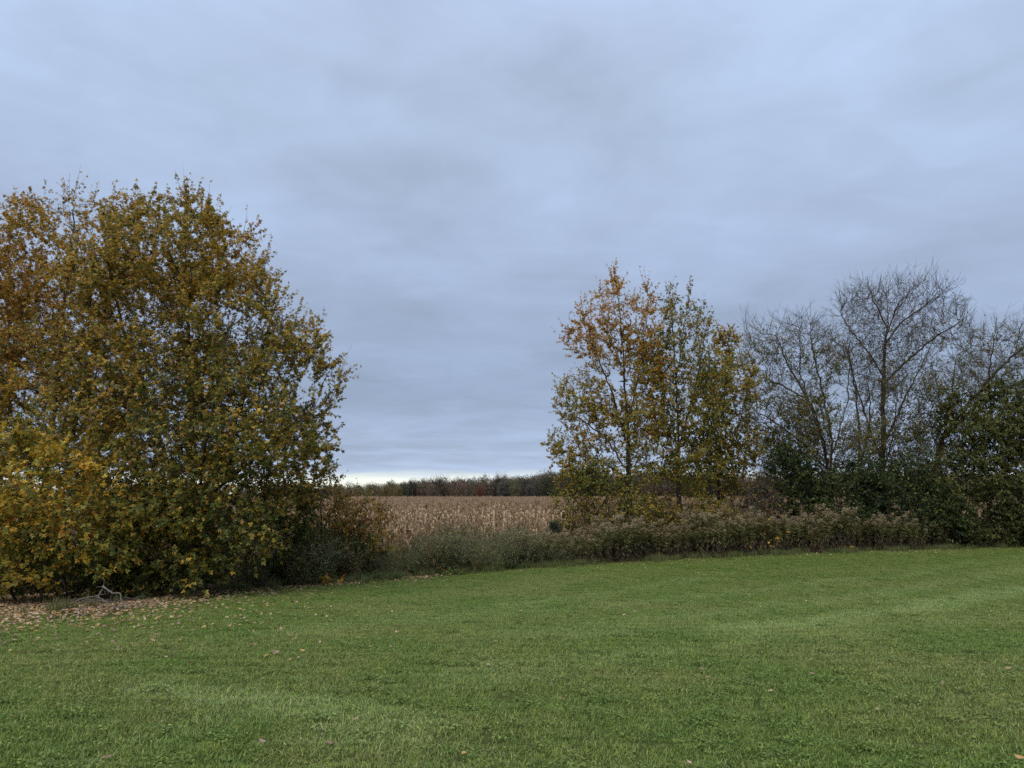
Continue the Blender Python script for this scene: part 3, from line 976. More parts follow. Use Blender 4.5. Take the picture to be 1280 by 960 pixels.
c_arch = coloring([DARKG, GREEN, (0.17, 0.15, 0.05), PALE], [1.3, 1.6, 1.4, 0.12], None, 0, 5, 0.8, 0.6, 333, 0.2)
plant('shrub', 'big arching olive green shrub with drooping branches at the right edge', 'shrub', 38.2, 1235,
      [([(1235, 640), (1225, 580), (1200, 520), (1180, 500)], False), ([(1236, 640), (1250, 560), (1270, 510), (1300, 490)], True), ([(1235, 645), (1200, 600), (1165, 585)], True),
       ([(1238, 640), (1290, 590), (1330, 570)], True)],
      [(1225, 535, 55, 55, 0, 1.9), (1270, 520, 52, 52, 0, 1.9), (1262, 490, 34, 26, 0, 1.3), (1200, 605, 52, 48, -0.3, 1.7), (1260, 610, 60, 52, -0.3, 1.9), (1330, 580, 60, 80, 0, 2.0), (1230, 655, 60, 24, -0.4, 1.5), (1165, 590, 28, 28, 0, 1.)],
      c_arch, seed=97, n_attr=3400, step=0.2, kill=0.29, R=0.07, clump=-0.9, twig_per=1.5, twig_len=(0.3, 0.7), twig_up=-0.15, twig_r=0.005,
      leaf_size=(0.09, 0.15), per_twig=14, limbs=12)
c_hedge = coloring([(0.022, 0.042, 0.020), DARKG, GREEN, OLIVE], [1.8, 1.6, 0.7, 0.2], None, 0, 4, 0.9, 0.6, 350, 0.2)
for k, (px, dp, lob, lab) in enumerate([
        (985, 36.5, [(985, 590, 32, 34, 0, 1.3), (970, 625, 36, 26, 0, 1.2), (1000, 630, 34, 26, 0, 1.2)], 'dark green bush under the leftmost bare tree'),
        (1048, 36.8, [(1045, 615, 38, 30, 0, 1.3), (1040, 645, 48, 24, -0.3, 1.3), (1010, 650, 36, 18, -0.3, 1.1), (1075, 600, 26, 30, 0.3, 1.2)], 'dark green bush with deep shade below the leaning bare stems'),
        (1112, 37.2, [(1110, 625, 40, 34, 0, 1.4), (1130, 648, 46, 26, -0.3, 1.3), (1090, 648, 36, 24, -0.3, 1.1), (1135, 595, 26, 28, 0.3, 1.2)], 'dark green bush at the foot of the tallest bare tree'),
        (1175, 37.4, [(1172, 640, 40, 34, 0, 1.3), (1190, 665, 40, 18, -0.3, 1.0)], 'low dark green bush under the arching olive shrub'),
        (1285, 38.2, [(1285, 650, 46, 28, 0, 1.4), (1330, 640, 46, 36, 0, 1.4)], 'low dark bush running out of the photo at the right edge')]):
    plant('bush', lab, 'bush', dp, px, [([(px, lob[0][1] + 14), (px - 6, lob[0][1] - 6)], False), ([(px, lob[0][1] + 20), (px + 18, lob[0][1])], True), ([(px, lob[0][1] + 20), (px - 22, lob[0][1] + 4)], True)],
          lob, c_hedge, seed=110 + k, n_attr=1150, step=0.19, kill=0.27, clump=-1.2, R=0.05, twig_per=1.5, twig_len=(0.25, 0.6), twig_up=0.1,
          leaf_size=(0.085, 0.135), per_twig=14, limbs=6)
c_mix = coloring([DARKG, GREEN, (0.17, 0.145, 0.05), BROWN, OCHRE], [1.0, 1.2, 1.5, 0.5, 0.12], None, 0, 6, 0.9, 0.7, 390, 0.22)
for k, (px, dp, lob, lab) in enumerate([
        (1005, 39.2, [(1000, 560, 40, 40, 0, 1.5), (965, 580, 34, 32, 0, 1.3), (1030, 590, 34, 34, 0, 1.3)], 'brownish olive thicket rising between the leaning stems of the bare tree'),
        (1085, 40.0, [(1085, 565, 34, 42, 0, 1.5), (1065, 600, 34, 30, 0, 1.3), (1110, 600, 34, 30, 0, 1.3)], 'brownish olive thicket around the slender grey stems'),
        (1255, 40.6, [(1250, 555, 50, 55, 0, 1.8), (1300, 560, 50, 70, 0, 1.8), (1215, 590, 40, 40, 0, 1.5)], 'olive thicket behind the arching shrub at the photo edge'),
        (1150, 40.4, [(1150, 555, 32, 50, 0, 1.5), (1135, 600, 34, 34, 0, 1.3), (1175, 600, 30, 36, 0, 1.3)], 'brownish olive thicket between the tallest bare tree and the leaning one')]):
    plant('thicket_shrub', lab, 'shrub', dp, px, [([(px, lob[0][1] + 20), (px - 8, lob[0][1] - 20)], False), ([(px, lob[0][1] + 30), (px + 20, lob[0][1])], True), ([(px, lob[0][1] + 30), (px - 24, lob[0][1] + 10)], True)],
          lob, c_mix, seed=140 + k, n_attr=900, step=0.2, kill=0.3, R=0.06, clump=-0.7, twig_per=1.3, twig_len=(0.3, 0.75), twig_up=0.05, twig_r=0.006,
          leaf_size=(0.07, 0.115), per_twig=5, limbs=8)
c_tang = coloring([OLIVE, BROWN, OCHRE, RED, YELLOW], [0.5, 1.2, 0.6, 0.6, 0.25], None, 0, 4, 0.9, 0.8, 370, 0.2)
plant('bramble', 'reddish brown tangle of leafless vines beside the brownish olive tree', 'bramble', 35.0, 940,
      [([(940, 640), (935, 610), (925, 595)], False), ([(941, 640), (955, 605), (965, 595)], True), ([(940, 645), (915, 630), (905, 620)], True)],
      [(935, 618, 30, 26, 0, 1.1), (955, 625, 26, 26, 0, 1.1), (915, 640, 30, 18, -0.2, 1.0), (950, 650, 30, 12, -.3, .9)],
      c_tang, seed=121, n_attr=520, step=0.16, kill=0.26, R=0.035, twig_per=2.4, twig_len=(0.3, 0.8), twig_up=-0.2, twig_r=0.006,
      leaf_size=(0.06, 0.10), per_twig=1.2, limbs=8, bark='bark_grey')


# ---- small juniper against the corn
g = Geo()
r = np.random.default_rng(5)
jb = np.array([xw(692, 30.5), 30.5, float(ground_z(30.5))])
jr = thing('juniper', 'small dark bluish juniper in front of the corn beside the yellow olive shrub', 'juniper', jb)
V, F = tube(np.array([[0, 0, -0.05], [0.02, 0, 0.5], [0, 0.02, 1.1], [0, 0, 1.5]]), np.array([0.03, 0.025, 0.015, 0.004]), 6)
g.add(V, F, (0.1, 0.1, 0.1))
obj('trunk', g.mesh('trunk', 'bark_dark', True), jr)
n = 300
h = r.uniform(0.3, 1.45, n) ** 1.0
az = r.uniform(0, 6.28, n)
out = np.stack([np.cos(az), np.sin(az), np.full(n, 0.75)], 1)
B = np.stack([0 * h, 0 * h, h], 1)
L = ((1.75 - h) * 0.5 * r.uniform(0.35, 1.15, n) + 0.12)
V, F, PP = twigs_geo(B, unit(out), L, np.full(n, 0.005), np.tile([[0, 0, 0.1]], (n, 1)), 3, 3, r)
ti = np.repeat(np.arange(n), 16)
t_ = r.uniform(0.25, 1, len(ti)) * 3
a = np.minimum(t_.astype(int), 2)
f = (t_ - a)[:, None]
LP = PP[ti, a] * (1 - f) + PP[ti, a + 1] * f
V, F, C = leaves_arrays(LP, unit(out[ti] + r.normal(size=(len(ti), 3)) * 0.6), r.normal(size=(len(ti), 3)), r.uniform(0.05, 0.10, len(ti)),
                        np.array([[0.05, 0.07, 0.045]]) * np.exp(r.normal(size=(len(ti), 1)) * 0.25), T_NARROW)
tag(obj('crown', mesh_from('crown', V, F, C, 'leaf'), jr), kind='stuff')
jr.scale = (0.75, 0.75, 0.9)

# ------------------------------------------------------------------ weeds: goldenrod, asters, tall grass
def goldenrod(seed):
    """stem with dead lower leaves and narrow upper leaves; tan seed plume. Returns two Geos"""
    r = np.random.default_rng(seed)
    H = r.uniform(1.0, 1.5)
    lean = r.normal(size=2) * (0.28 if seed % 7 in (1, 4) else 0.10)
    t = np.linspace(0, 1, 6)
    P = np.stack([lean[0] * t ** 2 * H, lean[1] * t ** 2 * H, H * t], 1)
    s = Geo()
    V, F = tube(P, np.linspace(0.006, 0.003, 6), 4)
    s.add(V, F, (0.115, 0.068, 0.052))
    n = 78
    tl = np.concatenate([r.uniform(0.05, 0.55, 30), r.uniform(0.45, 0.95, n - 30)])
    LP = np.stack([np.interp(tl, t, P[:, k]) for k in range(3)], 1)
    az = r.uniform(0, 6.28, n)
    A = np.stack([np.cos(az), np.sin(az), np.where(tl < 0.5, -1.1, 0.45)], 1)
    green = np.array([[0.155, 0.155, 0.060]]) * np.exp(r.normal(size=(n, 1)) * 0.25)
    dead = np.array([[0.082, 0.058, 0.040]]) * np.exp(r.normal(size=(n, 1)) * 0.25)
    C = np.where((tl < 0.42 + 0.12 * r.normal(size=n))[:, None], dead, green)
    V, F, C = leaves_arrays(LP, A, r.normal(size=(n, 3)) * 0.5 + np.array([0, 0, 1]), r.uniform(0.11, 0.19, n), C, T_NARROW)
    s.add(V, F, C)
    p = Geo()
    top = P[-1]
    m = [13, 11, 14, 4, 12, 15, 9][seed % 7]
    az = r.uniform(0, 6.28, m)
    B = np.stack([np.interp(r.uniform(0.88, 1.0, m), t, P[:, k]) for k in range(3)], 1)
    D = unit(np.stack([np.cos(az), np.sin(az), r.uniform(0.5, 1.2, m)], 1))
    V, F, PP = twigs_geo(B, D, r.uniform(0.08, 0.18, m), np.full(m, 0.003), np.tile([[0, 0, -0.5]], (m, 1)), 3, 3, r)
    p.add(V, F, (0.14, 0.11, 0.075))
    ti = np.repeat(np.arange(m), 9)
    q = r.uniform(0.2, 1, len(ti)) * 3
    a_ = np.minimum(q.astype(int), 2)
    f_ = (q - a_)[:, None]
    LP = PP[ti, a_] * (1 - f_) + PP[ti, a_ + 1] * f_
    nn = len(ti)
    C = np.array([[[0.33, 0.27, 0.19], [0.27, 0.21, 0.14], [0.36, 0.31, 0.24], [0.16, 0.10, 0.07], [0.30, 0.25, 0.19], [0.35, 0.29, 0.20], [0.24, 0.19, 0.11]][seed % 7]]) * np.array([[0.94, 0.90, 0.80]]) * np.exp(r.normal(size=(nn, 1)) * 0.22)
    V, F, C = leaves_arrays(LP, r.normal(size=(nn, 3)) + np.array([0, 0, 0.3]), r.normal(size=(nn, 3)), r.uniform(0.025, 0.05, nn), C, T_SIMPLE)
    p.add(V, F, C)
    return s, p


def aster(seed):
    """bushy wild aster: many thin branches, small leaves, greyish seed heads"""
    r = np.random.default_rng(seed)
    s, p = Geo(), Geo()
    H = r.uniform(0.85, 1.2)
    m = 9
    az = r.uniform(0, 6.28, m)
    D = unit(np.stack([np.cos(az) * 0.3, np.sin(az) * 0.3, np.ones(m)], 1))
    V, F, P1 = twigs_geo(np.zeros((m, 3)), D, H * r.uniform(0.6, 1.0, m), np.full(m, 0.005), np.stack([np.cos(az) * 0.15, np.sin(az) * 0.15, 0 * az], 1), 3, 3, r)
    s.add(V, F, (0.11, 0.08, 0.055))
    k = 5
    bi = np.repeat(np.arange(m), k)
    q = r.uniform(0.8, 2.9, len(bi))
    a_ = np.minimum(q.astype(int), 2)
    f_ = (q - a_)[:, None]
    B = P1[bi, a_] * (1 - f_) + P1[bi, a_ + 1] * f_
    D2 = unit(D[bi] + r.normal(size=(len(bi), 3)) * 0.6)
    V, F, P2 = twigs_geo(B, D2, r.uniform(0.15, 0.35, len(bi)), np.full(len(bi), 0.003), np.tile([[0, 0, 0.15]], (len(bi), 1)), 3, 3, r)
    s.add(V, F, (0.12, 0.095, 0.065))
    ti = np.repeat(np.arange(len(bi)), 7)
    q = r.uniform(0, 1, len(ti)) * 3
    a_ = np.minimum(q.astype(int), 2)
    f_ = (q - a_)[:, None]
    LP = P2[ti, a_] * (1 - f_) + P2[ti, a_ + 1] * f_
    low = P1[np.repeat(np.arange(m), 8), 1] * r.uniform(0.2, 1.4, (m * 8, 1))
    LP = np.concatenate([LP, low])
    nn = len(LP)
    C = np.array([[0.150, 0.155, 0.064]]) * np.exp(r.normal(size=(nn, 1)) * 0.3) * np.where(r.uniform(size=(nn, 1)) < [0.05, 0.05, 0.45, 0.1, 0.05, 0.6][seed % 6], [[1.25, 0.8, 0.75]], [[0.9, 1.05, 0.95]])
    V, F, C = leaves_arrays(LP, r.normal(size=(nn, 3)) + np.array([0, 0, 0.2]), r.normal(size=(nn, 3)), r.uniform(0.05, 0.10, nn), C, T_NARROW)
    s.add(V, F, C)
    hd = np.repeat(P2[:, -1], 3, 0) + r.normal(size=(len(bi) * 3, 3)) * 0.03
    nn = len(hd)
    C = np.array([[0.27, 0.22, 0.18]]) * np.exp(r.normal(size=(nn, 1)) * 0.25)
    V, F, C = leaves_arrays(hd, r.normal(size=(nn, 3)), r.normal(size=(nn, 3)), r.uniform(0.02, 0.036, nn), C, T_SIMPLE)
    p.add(V, F, C)
    return s, p


def merge(s, p):
    g_ = Geo()
    for q in (s, p):
        V_ = np.concatenate(q.V)
        C_ = np.concatenate(q.C)
        off = g_.n
        g_.V.append(V_)
        g_.C.append(C_)
        g_.F3 += [f + off for f in q.F3]
        g_.F4 += [f + off for f in q.F4]
        g_.n += len(V_)
    return g_


def weed_band(kind, maker, nvar, px0, px1, per_m2, width, hfun, seed, label, group, stuff_label, singles=300):
    r = np.random.default_rng(seed)
    pairs = [maker(seed * 50 + k) for k in range(nvar)]
    x0, x1 = xw(px0, yedge_at_px(px0)), xw(px1, yedge_at_px(px1))
    n = int((x1 - x0) * width * per_m2)
    x = r.uniform(x0, x1, n)
    v = r.uniform(0, 1, n) ** 1.15 * width
    y = yedge(x) + 0.05 + v + 0.28 * np.sin(x * 1.3) + 0.2 * np.sin(x * 3.7) + r.normal(size=n) * 0.12
    s = hfun(x, y, r)
    ok = s > 0.25
    x, y, v, s = x[ok], y[ok], v[ok], s[ok]
    P = np.stack([x, y, ground_z(y) - 0.03], 1)
    rz = r.uniform(0, 6.28, len(x))
    order = np.argsort(v + np.where(np.abs(x / y) > 0.67, 50, 0))
    one, rest = order[:singles], order[singles:]
    sm = [(a.mesh(kind, 'dry_leaf'), b.mesh('seed_head', 'dry_leaf')) for a, b in pairs]
    for q in one:
        a, b = sm[int(r.integers(nvar))]
        o = tag(obj(kind, a, None, P[q]), label, 'weed', group)
        o.rotation_euler = (0, 0, rz[q])
        o.scale = (s[q],) * 3
        tag(obj('seed_head', b, o), kind='stuff')
    gm = [merge(a, b).mesh(kind + '_mass', 'dry_leaf') for a, b in pairs]
    scatter(kind + '_thicket', gm, P[rest], rz[rest], s[rest], stuff_label, 'weeds', rng=r)


def yedge_at_px(px):
    y = 20.0
    for _ in range(40):
        y = 0.5 * y + 0.5 * float(yedge(xw(px, y)))
    return y


def h_gold(x, y, r):
    px = x / y * FPX * 0.99 + CX
    s = np.interp(px, [640, 700, 760, 1000, 1080, 1150, 1220, 1290, 1340], [0.62, 0.8, 0.97, 1.12, 1.08, 0.98, 0.75, 0.6, 0.6])
    return s * (1 + 0.09 * np.sin(x * 1.9) + 0.07 * np.sin(x * 0.77 + y) + 0.05 * np.sin(x * 4.3)) * r.uniform(0.72, 1.08, len(x)) * np.where(r.uniform(size=len(x)) < 0.07, 1.18, 1.0)


def h_aster(x, y, r):
    px = x / y * FPX * 0.99 + CX
    s = np.interp(px, [260, 310, 400, 470, 505, 530, 580, 640, 720], [0.5, 0.9, 1.15, 1.0, 0.78, 0.95, 1.2, 1.1, 0.75])
    return s * (1 + 0.14 * np.sin(x * 2.3 + 1) + 0.12 * np.sin(x * 0.9 + y * 1.4)) * r.uniform(0.55, 1.2, len(x))


weed_band('goldenrod', goldenrod, 7, 640, 1340, 26, 4.4, h_gold, 4, 'dried goldenrod stalk with tan seed plume in the dense stand along the lawn',
          'goldenrod stalks along the lawn edge', 'dense stand of dried goldenrod behind the front stalks')
weed_band('wild_aster', aster, 6, 270, 720, 9, 5.5, h_aster, 6, 'bushy grey green wild aster gone to seed between the lawn and the corn',
          'wild asters in front of the corn', 'mass of grey green wild asters in front of the corn')

# tall uncut grass at the foot of the weeds and under the trees
def tuft(seed, n, hgt, wd, spread, cols):
    r = np.random.default_rng(seed)
    az = r.uniform(0, 6.28, n)
    B = np.stack([r.normal(size=n) * spread, r.normal(size=n) * spread, np.zeros(n)], 1)
    h = hgt * r.uniform(0.5, 1.1, n)
    lean = r.uniform(0.1, 0.7, n)
    d = np.stack([np.cos(az), np.sin(az)], 1)
    side = np.stack([-d[:, 1], d[:, 0]], 1)
    V = np.zeros((n, 5, 3))
    for k, (t, w_) in enumerate([(0, 1.0), (0, -1.0), (0.55, 0.75), (0.55, -0.75), (1.0, 0)]):
        V[:, k, :2] = B[:, :2] + d * (lean * h * t ** 1.8)[:, None] + side * wd * w_ * 0.5
        V[:, k, 2] = h * t * (1 - 0.25 * lean * t)
    i0 = (np.arange(n) * 5)[:, None]
    F = np.concatenate([i0 + np.array([[0, 1, 3]]), i0 + np.array([[0, 3, 2]]), i0 + np.array([[2, 3, 4]])])
    C = np.asarray(cols)[r.integers(0, len(cols), n)] * np.exp(r.normal(size=(n, 1)) * 0.2)
    return V.reshape(-1, 3), F, np.repeat(C, 5, 0)


tall = [mesh_from('tall_grass', *tuft(900 + k, 60, 0.32, 0.008, 0.07, [(0.11, 0.15, 0.045), (0.09, 0.12, 0.04), (0.18, 0.15, 0.075)]), 'dry_leaf') for k in range(4)]
r = np.random.default_rng(21)
x = r.uniform(-14, 30, 2600)
y = yedge(x) + r.normal(size=2600) * 0.34 + 0.12 + 0.25 * np.sin(x * 2.1)
dens = 0.5 + 0.5 * np.sin(x * 1.7) * np.sin(x * 0.63 + 1)
keep = r.uniform(size=len(x)) < np.where(x < -4.5, 0.25, 0.35 + 0.65 * dens)
P = np.stack([x, y, ground_z(y) - 0.01], 1)[keep]
scatter('tall_grass', tall, P, r.uniform(0, 6.28, len(P)), r.uniform(0.3, 1.15, len(P)) ** 1.2, 'fringe of uncut grass where the lawn meets the weeds', 'grass', rng=r)

# ------------------------------------------------------------------ dry corn
def corn_parts(seed):
    r = np.random.default_rng(seed)
    H = r.uniform(1.90, 2.25)
    s = Geo()
    t = np.linspace(0, 1, 5)
    lean = r.normal(size=2) * 0.09
    P = np.stack([lean[0] * t ** 1.5 * H, lean[1] * t ** 1.5 * H, H * t], 1)
    tan = np.array([0.38, 0.27, 0.175])
    V, F = tube(P, np.linspace(0.014, 0.006, 5), 5)
    s.add(V, F, tan * 0.75)
    m = 5                                                   # tassel
    az = r.uniform(0, 6.28, m)
    V, F, _ = twigs_geo(np.repeat(P[-1:], m, 0) - [0, 0, 0.02], unit(np.stack([np.cos(az) * 0.5, np.sin(az) * 0.5, np.ones(m)], 1)),
                        r.uniform(0.12, 0.24, m), np.full(m, 0.005), np.tile([[0, 0, -0.1]], (m, 1)), 2, 3, r)
    tas = Geo()
    tas.add(V, F, tan * 1.15)
    # husked ear
    hz = H * r.uniform(0.42, 0.52)
    a0 = r.uniform(0, 6.28)
    eb = np.array([np.interp(hz, P[:, 2], P[:, 0]), np.interp(hz, P[:, 2], P[:, 1]), hz])
    ed = unit(np.array([[math.cos(a0), math.sin(a0), r.uniform(-1.2, 0.6)]]))[0]
    V, F = tube(eb + ed[None] * np.array([[0.0], [0.05], [0.14], [0.22]]), np.array([0.008, 0.026, 0.024, 0.004]), 6)
    ear = Geo()
    ear.add(V, F, np.array([0.55, 0.43, 0.29]))
    leaves = []
    nl = int(r.integers(9, 12))
    az0 = r.uniform(0, 3.14)
    for k in range(nl):
        h = H * (0.22 + 0.76 * (k + r.uniform(-0.2, 0.2)) / nl)
        az = az0 + math.pi * (k % 2) + r.normal() * 0.35
        d = np.array([math.cos(az), math.sin(az), 0])
        side = np.array([-d[1], d[0], 0])
        L_ = r.uniform(0.40, 0.68)
        up = r.uniform(0.3, 1.1) + (0.9 if k > nl - 4 else 0)
        hang = r.uniform(1.8, 3.6)
        b0 = np.array([np.interp(h, P[:, 2], P[:, 0]), np.interp(h, P[:, 2], P[:, 1]), h])
        tt_ = np.linspace(0, 1, 5)
        q = b0 + d[None] * (L_ * 0.40 * np.sin(np.minimum(tt_ * 1.9, 2.2)))[:, None] + np.array([0, 0, 1.0])[None] * (L_ * (up * tt_ * 0.6 - hang * 0.5 * tt_ ** 2))[:, None]
        tw = np.cumsum(r.normal(size=5) * 0.5)
        wd = 0.07 * np.array([0.5, 1.0, 0.9, 0.6, 0.08]) * r.uniform(0.7, 1.1)
        sv = side[None] * np.cos(tw)[:, None] + np.array([0, 0, 1.0])[None] * np.sin(tw)[:, None]
        V = np.concatenate([q + sv * wd[:, None] / 2, q - sv * wd[:, None] / 2])
        i_ = np.arange(4)
        F = np.stack([i_, i_ + 1, i_ + 6, i_ + 5], 1)
        c = np.array([0.43, 0.31, 0.195]) * math.exp(r.normal() * 0.28)
        if r.uniform() < 0.35:
            c = np.array([0.22, 0.135, 0.08]) * math.exp(r.normal() * 0.2)
        lg = Geo()
        lg.add(V, F, c)
        leaves.append(lg)
    return s, leaves + [ear, tas]


CORN = [corn_parts(700 + k) for k in range(8)]
corn_whole, corn_stem, corn_leaf = [], [], []
for s, lv in CORN:
    g_ = s
    for q in lv:
        g_ = merge(g_, q)
    corn_whole.append(g_)
    corn_stem.append(s.mesh('corn_stalk', 'dry_leaf', False))
    corn_leaf.append([(nm, q.mesh(nm, 'dry_leaf', False)) for nm, q in zip(['leaf'] * (len(lv) - 2) + ['ear', 'tassel'], lv)])
corn_mesh = [q.mesh('corn_plant', 'dry_leaf', False) for q in corn_whole]


def corn_front(x):
    """where the field begins, behind the weeds"""
    return np.interp(x, [-30, -12, -5, 2, 10, 40], [26, 28, 29.5, 31.0, 38.0, 52.0])


r = np.random.default_rng(31)
pts = []
for row in range(46):
    x = np.arange(-34, 48, 0.21) + r.uniform(0, 0.2)
    x = x + r.normal(size=len(x)) * 0.05
    y = corn_front(x) + row * 0.76 + r.normal(size=len(x)) * 0.06
    pts.append(np.stack([x, y], 1))
pts = np.concatenate(pts)
pts = pts[(np.abs(pts[:, 0] / pts[:, 1]) < 0.75) & (r.uniform(size=len(pts)) > 0.06)]
pxs = pts[:, 0] / pts[:, 1] * FPX + CX
P = np.stack([pts[:, 0], pts[:, 1], ground_z(pts[:, 1]) - 0.03], 1)
rz = r.uniform(0, 6.28, len(P))
sc = r.uniform(0.88, 1.06, len(P))
vis = (pxs > 462) & (pxs < 705)
score = pts[:, 1] + np.where(vis, 0, 100)
order = np.argsort(score)
for q in order[:300]:
    k = int(r.integers(len(CORN)))
    o = tag(obj('corn_stalk', corn_stem[k], None, P[q]), 'dry tan corn stalk with curled leaves in the near rows of the field', 'corn stalk', 'corn stalks in the near rows')
    o.rotation_euler = (r.normal() * 0.05, r.normal() * 0.05, rz[q])
    o.scale = (sc[q],) * 3
    for nm, lm in corn_leaf[k]:
        obj(nm, lm, o)
rest = order[300:]
scatter('corn_rows', corn_mesh, P[rest], rz[rest], sc[rest], 'dry brown corn standing in rows behind the front stalks', 'corn', tilt=r.normal(size=(len(rest), 2)) * 0.05, rng=r)

# further out: short lengths of row
def corn_length(seed):
    rr = np.random.default_rng(seed)
    g_ = Geo()
    for k in range(14):
        w_ = corn_whole[int(rr.integers(len(corn_whole)))]
        V_ = np.concatenate(w_.V)
        a_ = rr.uniform(0, 6.28)
        c_, s_ = math.cos(a_), math.sin(a_)
        V_ = (V_ @ np.array([[c_, s_, 0], [-s_, c_, 0], [0, 0, 1]])) * rr.uniform(0.9, 1.05) + np.array([-1.5 + 3 * k / 14, rr.normal() * 0.05, 0])
        off = g_.n
        g_.V.append(V_)
        g_.C.append(np.concatenate(w_.C))
        g_.F3 += [f + off for f in w_.F3]
        g_.F4 += [f + off for f in w_.F4]
        g_.n += len(V_)
    return g_.mesh('corn_length', 'dry_leaf')


lengths = [corn_length(760 + k) for k in range(5)]
far = []
y = 66.0
while y < 292:
    x = np.arange(-0.62 * y, 0.62 * y, 2.9) + r.uniform(0, 2.5)
    yy = y + 0 * x + r.normal(size=len(x)) * 0.1
    far.append(np.stack([x, yy], 1))
    y += 0.76 * (1 if y < 110 else 2.2 if y < 180 else 3.5)
far = np.concatenate(far)
far = far[far[:, 1] > corn_front(far[:, 0]) + 46 * 0.76]
scatter('corn_field', lengths, np.stack([far[:, 0], far[:, 1], ground_z(far[:, 1]) - 0.03], 1), r.choice([0, math.pi], len(far)) + r.normal(size=len(far)) * 0.02,
        r.uniform(0.94, 1.04, len(far)), 'pale dry corn field stretching to the distant woods', 'corn field', rng=r)

# ------------------------------------------------------------------ distant woods
def far_tree(seed, H, Wd, cols, n, leaf=0.45, bare=False, cone=False):
    """trunk, limbs and a crown of leaf clumps; the base is at the origin"""
    rr = np.random.default_rng(seed)
    wood = Geo()
    t = np.linspace(0, 1, 5)
    V, F = tube(np.stack([rr.normal() * 0.2 * t, rr.normal() * 0.2 * t, H * 0.8 * t], 1), np.linspace(0.16, 0.04, 5), 5)
    wood.add(V, F, (0.1, 0.1, 0.1))
    m = 70 if bare else 26
    az = rr.uniform(0, 6.28, m)
    hb = rr.uniform(0.12, 0.75, m)
    B = np.stack([0 * az, 0 * az, H * 0.8 * hb], 1)
    D = unit(np.stack([np.cos(az), np.sin(az), np.full(m, 1.2)], 1))
    L_ = Wd * 0.62 * rr.uniform(0.6, 1.1, m) * (1.15 - 0.5 * hb)
    V, F, PP = twigs_geo(B, D, L_, np.full(m, 0.06), np.tile([[0, 0, 0.15]], (m, 1)), 3, 3, rr)
    wood.add(V, F, (0.1, 0.1, 0.1))
    if bare:
        bi = np.repeat(np.arange(m), 14)
        q = rr.uniform(0.5, 3, len(bi))
        a_ = np.minimum(q.astype(int), 2)
        f_ = (q - a_)[:, None]
        B2 = PP[bi, a_] * (1 - f_) + PP[bi, a_ + 1] * f_
        V, F, _ = twigs_geo(B2, unit(D[bi] + rr.normal(size=(len(bi), 3)) * 0.6), rr.uniform(0.6, 1.6, len(bi)), np.full(len(bi), 0.028), np.zeros((len(bi), 3)), 2, 3, rr)
        wood.add(V, F, (0.1, 0.1, 0.1))
    u = unit(rr.normal(size=(n, 3))) * rr.uniform(0, 1, (n, 1)) ** 0.5
    lump = 1 + 0.16 * np.clip(pnoise(u * 2.0, 1.6, seed), -1.2, 1.0)
    u = u * lump[:, None]
    if cone:
        hh = rr.uniform(0, 1, n)
        az = rr.uniform(0, 6.28, n)
        rad = (1 - hh) * Wd / 2 * rr.uniform(0.3, 1, n) + 0.1
        LP = np.stack([np.cos(az) * rad, np.sin(az) * rad, H * (0.1 + 0.9 * hh)], 1)
    else:
        LP = u * np.array([Wd / 2, Wd / 2, H * 0.46]) + np.array([0, 0, H * 0.50])
    LP = LP[LP[:, 2] > 0.1]
    nn = len(LP)
    C = np.asarray(cols)[rr.integers(0, len(cols), nn)] * np.exp(rr.normal(size=(nn, 1)) * 0.25)
    V, F, C = leaves_arrays(LP, rr.normal(size=(nn, 3)), rr.normal(size=(nn, 3)) + np.array([0, -0.3, 0.6]), leaf * rr.uniform(0.6, 1.3, nn), C, T_SIMPLE)
    return wood, (V, F, C)


F_BROWN = [(0.150, 0.105, 0.075), (0.160, 0.118, 0.078), (0.135, 0.102, 0.08)]
F_GREY = [(0.125, 0.108, 0.095), (0.145, 0.125, 0.11)]
F_RED = [(0.17, 0.06, 0.032), (0.13, 0.055, 0.035)]
F_OLIVE = [(0.135, 0.125, 0.060), (0.15, 0.135, 0.065)]
F_YEL = [(0.17, 0.13, 0.04), (0.13, 0.11, 0.04)]
F_DARK = [(0.070, 0.082, 0.048), (0.080, 0.090, 0.052)]
wood_kinds = []
for k in range(9):
    cols = [F_BROWN, F_GREY, F_BROWN, F_OLIVE, F_GREY, F_BROWN, F_DARK, F_GREY, F_BROWN][k]
    hgt = [9.2, 8.6, 8.0, 7.4, 9.6, 8.8, 9.4, 8.2, 9.0][k]
    wd, (V, F, C) = far_tree(500 + k, hgt, [5.5, 5, 6, 5, 5.5, 6.5, 4.5, 5, 6][k], cols, [2600, 1300, 2600, 2600, 1300, 2600, 2800, 1300, 2600][k], 0.30, k in (1, 4, 7))
    V2 = np.concatenate(wd.V)
    gg = Geo()
    gg.V = [V2, V]
    gg.C = [np.tile([[0.075, 0.065, 0.058]], (len(V2), 1)), C]
    gg.F4 = wd.F4
    gg.F3 = [F + len(V2)]
    wood_kinds.append(gg.mesh('distant_tree', 'dry_leaf'))
r = np.random.default_rng(61)
PW = []
for k in range(620):
    px = r.uniform(330, 1420)
    d = r.uniform(296, 345)
    PW.append((xw(px, d), d, float(ground_z(d)) - 0.1))
for k in range(120):
    px = r.uniform(-250, 330)
    d = r.uniform(296, 345)
    PW.append((xw(px, d), d, float(ground_z(d)) - 0.1))
PW = np.array(PW)
pxw = PW[:, 0] / PW[:, 1] * FPX + CX
hs = np.interp(pxw, [300, 430, 520, 600, 680, 760, 900, 1400], [0.85, 0.85, 1.05, 1.25, 1.45, 1.45, 1.4, 1.4])
